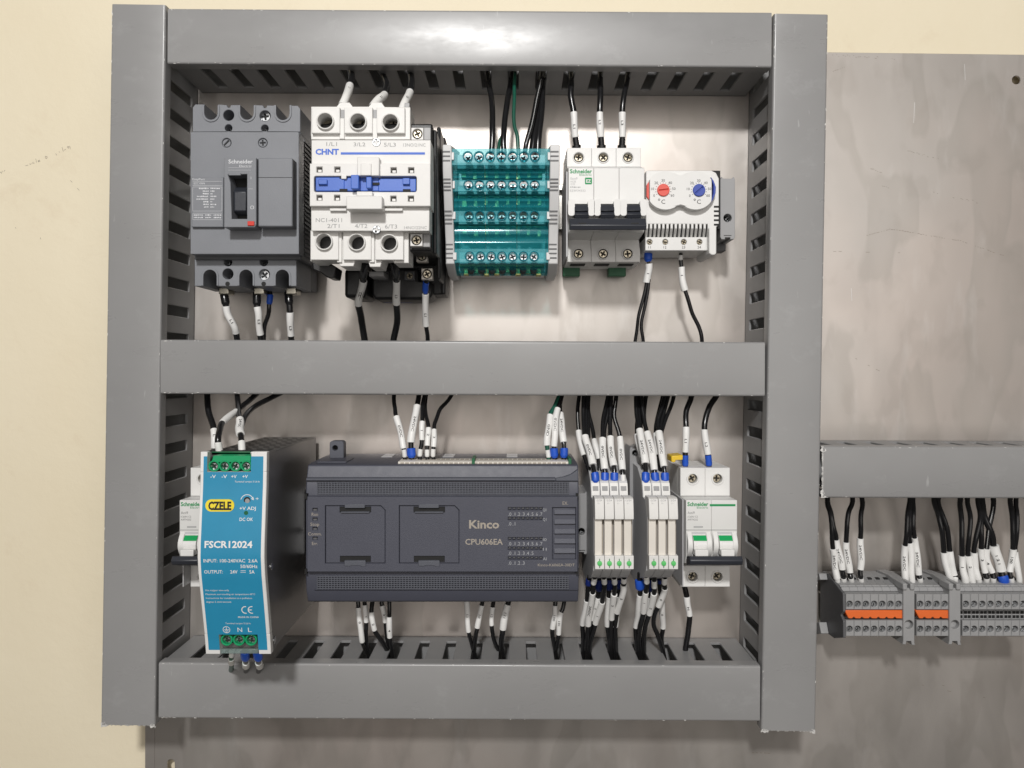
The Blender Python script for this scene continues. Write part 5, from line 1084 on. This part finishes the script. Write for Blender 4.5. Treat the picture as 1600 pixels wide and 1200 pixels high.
RT('black wire in sleeve 24VDC into the middle right relay', [(1003, 600, 34), (1003, 630, 42), (1006, 655, 48), (1012, 677, 54), (1018, 706, 63), (1023, 734, 71), (1024.5, 762, 74)], '24VDC', 675, 735, fb(), 2.6, [[(1013, 600, 30), (1007.5, 632, 38), (1006.5, 655, 46), (1012, 680, 53)]])
RT('black wires in sleeve 24VDC into the third right relay', [(1044, 600, 34), (1035, 632, 42), (1029, 655, 48), (1029, 676, 54), (1034, 704, 63), (1037.5, 730, 70), (1039, 762, 74)], '24VDC', 674.5, 730, fb(), 2.55, [[(1049, 600, 32), (1039, 638, 40), (1033, 660, 46), (1031, 680, 52)], [(1057, 600, 30), (1050, 630, 36), (1040, 655, 43), (1032, 680, 51)]])
Wr('short white sleeve half hidden behind the first right relay wire', [(1003, 605, 24), (996, 650, 34), (996, 682, 44), (1002, 712, 54), (1010, 740, 60)], r=1.5, sleeves=[(679, 715, 2.2, None)])
Wr('white sleeve half hidden behind the third right relay wire', [(1038, 605, 24), (1027, 655, 36), (1025, 682, 46), (1028, 712, 56), (1033, 740, 62)], r=1.5, sleeves=[(678, 712, 2.1, None)])
# two-pole breaker
Wr('black wire with sleeve L1 and blue ferrule into the left pole of the two-pole breaker', [(1084, 602, 30), (1079, 622, 36), (1073, 642, 40), (1071.5, 668, 44), (1071, 708, 45), (1071.5, 738, 44)], r=2.1, sleeves=[(667, 707, 2.55, 'L1')], ferrules=[(711, 730, 2.35, FB, 1)])
Wr('black wire with sleeve L2 and blue ferrule into the right pole of the two-pole breaker', [(1128, 606, 30), (1118, 621, 35), (1107, 638, 40), (1101, 668, 44), (1106, 708, 45), (1108, 738, 44)], r=2.1, sleeves=[(671, 710, 2.55, 'L2')], ferrules=[(711, 730, 2.35, FB, 1)])
Wr('single black wire with sleeve leaving the bottom of the two-pole breaker', [(1069, 905, 34), (1071, 924, 34), (1074, 940, 33), (1077, 962, 32), (1076, 985, 30), (1071, 1010, 28), (1071, 1040, 26)], r=2.0, sleeves=[(932, 962, 2.35, 'N')])
# controller, bottom
CBL = 'sleeved black wire under the controller, '
def CB(lab, pts, y0, y1, txt, rs=2.0, r=1.6): Wr(CBL + lab, pts, r=r, sleeves=[(y0, y1, rs, txt)])
CB('lowest sleeve of the left cluster', [(558, 935, 40), (560, 950, 40), (563, 976, 40), (565, 1000, 38), (570, 1012, 32), (576, 1026, 26), (577, 1045, 22)], 949, 1002, '0')
CB('second from left in the left cluster', [(570, 935, 38), (571, 955, 38), (572, 980, 36), (573, 1005, 31), (576, 1045, 24)], 945, 972, '1')
CB('third from left, bending right towards the next slot', [(581.5, 935, 44), (581, 958, 44), (584, 982, 43), (590, 992, 40), (600, 1008, 34), (611, 1028, 28), (613, 1045, 24)], 956, 984, '2')
CB('half hidden behind the last of the left cluster', [(596, 935, 36), (598, 950, 36), (602, 972, 34), (606, 1000, 30), (610, 1045, 24)], 946, 972, '3')
CB('last of the left cluster', [(608, 935, 42), (608, 965, 42), (609.5, 995, 39), (612, 1015, 34), (614, 1045, 26)], 963, 996, '4', 2.1)
CB('first of the middle cluster', [(728, 932, 40), (730, 955, 40), (732.5, 986, 38), (737, 1008, 32), (744, 1030, 27), (746, 1048, 22)], 936, 987, '11')
CB('second of the middle cluster, leaning left', [(754, 934, 42), (751, 955, 42), (746, 981, 40), (742, 1000, 36), (741, 1020, 30), (744, 1048, 24)], 945, 981, '10')
CB('third of the middle cluster', [(771, 934, 40), (769.5, 955, 40), (768, 978, 39), (772, 1000, 34), (783, 1024, 29), (787, 1048, 24)], 948, 977, '12', 1.8)
CB('fourth of the middle cluster with the widest sleeve', [(795, 934, 42), (791, 955, 42), (785.5, 982, 40), (783.5, 1004, 35), (786, 1028, 28), (787, 1048, 24)], 944, 983, '121', 2.6, 2.1)
CB('left of the right pair', [(869, 934, 42), (867, 955, 42), (863.5, 982, 40), (865, 1005, 35), (870, 1028, 28), (872, 1048, 24)], 946, 982, '100')
CB('right of the right pair', [(883, 934, 42), (879, 950, 42), (875.5, 962, 42), (872.5, 990, 39), (870, 1010, 34), (866, 1028, 28), (865, 1048, 24)], 956, 991, '101')
# relays, bottom
RBL = 'sleeved black wire under the relays, '
def RB(lab, pts, y0, y1, txt, f, rs=2.2, r=1.75): Wr(RBL + lab, pts, r=r, sleeves=[(y0, y1, rs, txt)], ferrules=[f])
fw = lambda a=903, c=914: (a, c, 1.95, FW, 1)
RB('white ferrule, first left relay', [(928.5, 895, 74), (928, 912, 70), (925.5, 926, 65), (921.5, 955, 54), (918.5, 978, 46), (917, 1005, 38), (917, 1048, 26)], 926, 977, '24VDC', fw())
RB('half hidden, leftmost of all', [(921, 900, 60), (919, 925, 56), (914, 955, 48), (910.5, 976, 42), (911, 1005, 35), (912, 1048, 24)], 938, 976, None, (905, 916, 2.3, FN, 1.1))
RB('white ferrule, second left relay, leaning left', [(944, 895, 74), (944, 912, 70), (943, 930, 65), (939, 945, 59), (931, 974, 48), (922, 1003, 38), (919, 1048, 26)], 940, 975, '1', fw())
RB('navy ferrule between first and second left relay', [(937, 897, 62), (937, 918, 60), (933, 940, 55), (927, 966, 46), (922, 990, 40), (920, 1048, 24)], 933, 968, '2', (905, 923, 2.9, FN, 1.15))
RB('white ferrule, third left relay', [(960, 895, 74), (960, 912, 70), (959.5, 930, 64), (955.5, 966, 50), (954, 990, 42), (956, 1020, 32), (957, 1048, 26)], 928, 967, '3', fw())
RB('navy ferrule between second and third left relay', [(952, 897, 62), (952, 918, 60), (951, 935, 56), (949.5, 975, 44), (952, 1005, 36), (953, 1048, 24)], 932, 978, None, (905, 921, 2.9, FN, 1.15))
RB('white ferrule, fourth left relay, topmost sleeve', [(974.6, 895, 74), (975, 912, 70), (973, 926, 66), (965, 956, 54), (961, 975, 46), (961, 1005, 36), (962, 1048, 26)], 914, 957, '5', fw(903, 912))
RB('navy ferrule between third and fourth left relay', [(967, 897, 62), (967, 918, 60), (965, 945, 52), (962, 977, 44), (962, 1010, 34), (963, 1048, 24)], 930, 978, None, (905, 919, 2.9, FN, 1.15))
RB('bright blue ferrule left of the right three relays', [(999.5, 895, 66), (1000, 915, 64), (1000, 930, 60), (997, 958, 50), (994, 980, 43), (994.5, 1008, 35), (1000, 1048, 24)], 929, 980, None, (906, 921, 2.9, FB, 1.15))
RB('white ferrule, first right relay', [(1009.7, 893, 74), (1010, 910, 71), (1009, 928, 66), (1005, 956, 55), (1000, 978, 47), (999, 1005, 37), (1002, 1048, 26)], 925, 957, '1', (901, 913, 1.95, FW, 1))
RB('white ferrule, middle right relay, lower than its neighbours', [(1022.7, 899, 74), (1022.7, 916, 70), (1021, 930, 66), (1015, 958, 55), (1009, 978, 47), (1005, 1005, 37), (1006, 1048, 26)], 927, 960, '2', (907, 920, 1.95, FW, 1))
RB('white ferrule, third right relay, looping left below its sleeve', [(1038, 895, 74), (1038.5, 912, 70), (1037.5, 924, 66), (1030, 946, 58), (1023, 958, 53), (1022, 976, 46), (1028, 995, 40), (1037, 1020, 32), (1040, 1048, 26)], 919, 947, '0', fw())
RB('rightmost, narrow sleeve beside the looped wire', [(1031, 899, 58), (1031.5, 920, 55), (1033.5, 942, 50), (1036, 968, 43), (1035, 985, 38), (1034.5, 1005, 33), (1040, 1048, 24)], 940, 981, '10', (905, 912, 2.0, FN, 1))
RB('navy ferrule behind the middle right relay wire', [(1016, 897, 62), (1016, 918, 60), (1013, 945, 52), (1009, 975, 44), (1006, 1010, 34), (1006, 1048, 24)], 932, 978, None, (905, 924, 2.6, FN, 1.1))
# terminal strip on the right
TSL = 'sleeved black wire on the terminal strip, '
def TS(lab, top, pts, y0, y1, txt, rs=2.45, r=1.75, f=None, extra=(), dash=None):
    xe, ye = pts[-1][0], pts[-1][1]
    Wr(TSL + lab, [(top[0], 765, 40), (top[0], 785, 38)] + [(a, b_, 36) for a, b_ in top[1]] + [(a, b_, 34) for a, b_ in pts] + [(xe, ye + 12, 28)], r=r, sleeves=[(y0, y1, rs, txt)], ferrules=[f or (903, 912.5, 2.0, FW, 1)], extra=extra, dash=dash)
TS('leftmost', (1292, [(1297, 800), (1300, 830)]), [(1301.5, 858), (1304.5, 880), (1307.5, 904)], 857, 904, '24VDC')
TS('second from left, above the leftmost sleeve', (1294, [(1299, 805), (1304, 830)]), [(1307, 845), (1312, 870), (1316.5, 890), (1318, 904)], 843, 890, '24VDC')
TS('third from left', (1331, [(1327, 800), (1323, 822)]), [(1322, 850), (1325, 875), (1328, 896), (1330, 904)], 847, 895, '24VDC')
TS('alone above the middle of the long orange bridge', (1347, [(1346, 800), (1345, 825)]), [(1344.5, 845), (1345, 870), (1345, 890), (1345, 904)], 841, 890, '24VDC')
TS('left of the three at the first end clamp', (1421, [(1419, 805), (1416, 832)]), [(1414, 856), (1414, 885), (1413.5, 906)], 852, 908, '24VDC', 2.5)
TS('middle of the three at the first end clamp', (1423, [(1421, 805), (1421, 830)]), [(1422, 850), (1424, 880), (1425, 906)], 848, 909, None, 2.2)
TS('right of the three at the first end clamp', (1427, [(1427, 800), (1427, 822)]), [(1430, 845), (1433, 870), (1436, 896), (1437, 905)], 840, 898, '24VDC', 2.3)
TS('left of the pair at the second end clamp', (1460, [(1466, 805), (1472, 830)]), [(1474.5, 862), (1478, 882), (1484, 904)], 863, 904, None)
TS('right of the pair at the second end clamp', (1466, [(1473, 805), (1480, 830)]), [(1484, 860), (1487, 880), (1491, 899), (1492, 906)], 861, 899, None, 2.3)
TS('first on the blocks without bridge', (1500, [(1502, 808), (1503, 840)]), [(1503, 868), (1505, 890), (1508, 908)], 868, 909, '1')
TS('second on the blocks without bridge', (1512, [(1516, 808), (1514, 840)]), [(1513, 868), (1516, 890), (1520, 908)], 868, 909, '2')
TS('third on the blocks without bridge', (1529, [(1531, 808), (1526, 840)]), [(1521, 864), (1524, 885), (1528.5, 905)], 863, 904, None)
TS('fourth without bridge, wire crossing its neighbour', (1533, [(1534, 808), (1533, 835)]), [(1533.5, 857), (1535, 876), (1540, 896), (1541, 906)], 857, 895, '3', 2.3)
TS('fifth without bridge, wire printed white', (1552, [(1550, 805), (1545, 830)]), [(1541, 856), (1543, 874), (1550, 896), (1552, 906)], 857, 895, '4', 2.2, dash=(790, 856))
TS('wide sleeve with blue ferrule', (1534, [(1538, 805), (1548, 832)]), [(1553, 853), (1558, 872), (1565, 893), (1567.5, 906)], 852, 892, '1 2 1', 3.6, 2.2, (900, 913, 3.4, FB, 1.1))
TS('left of the last pair at the right edge', (1579, [(1581, 805), (1583, 835)]), [(1583, 860), (1580, 878), (1578, 893), (1580, 906)], 858, 894, '100', 2.4)
TS('right of the last pair at the right edge', (1587, [(1590, 805), (1588, 835)]), [(1586, 860), (1589, 884), (1592.5, 906)], 862, 907, None, 2.2)
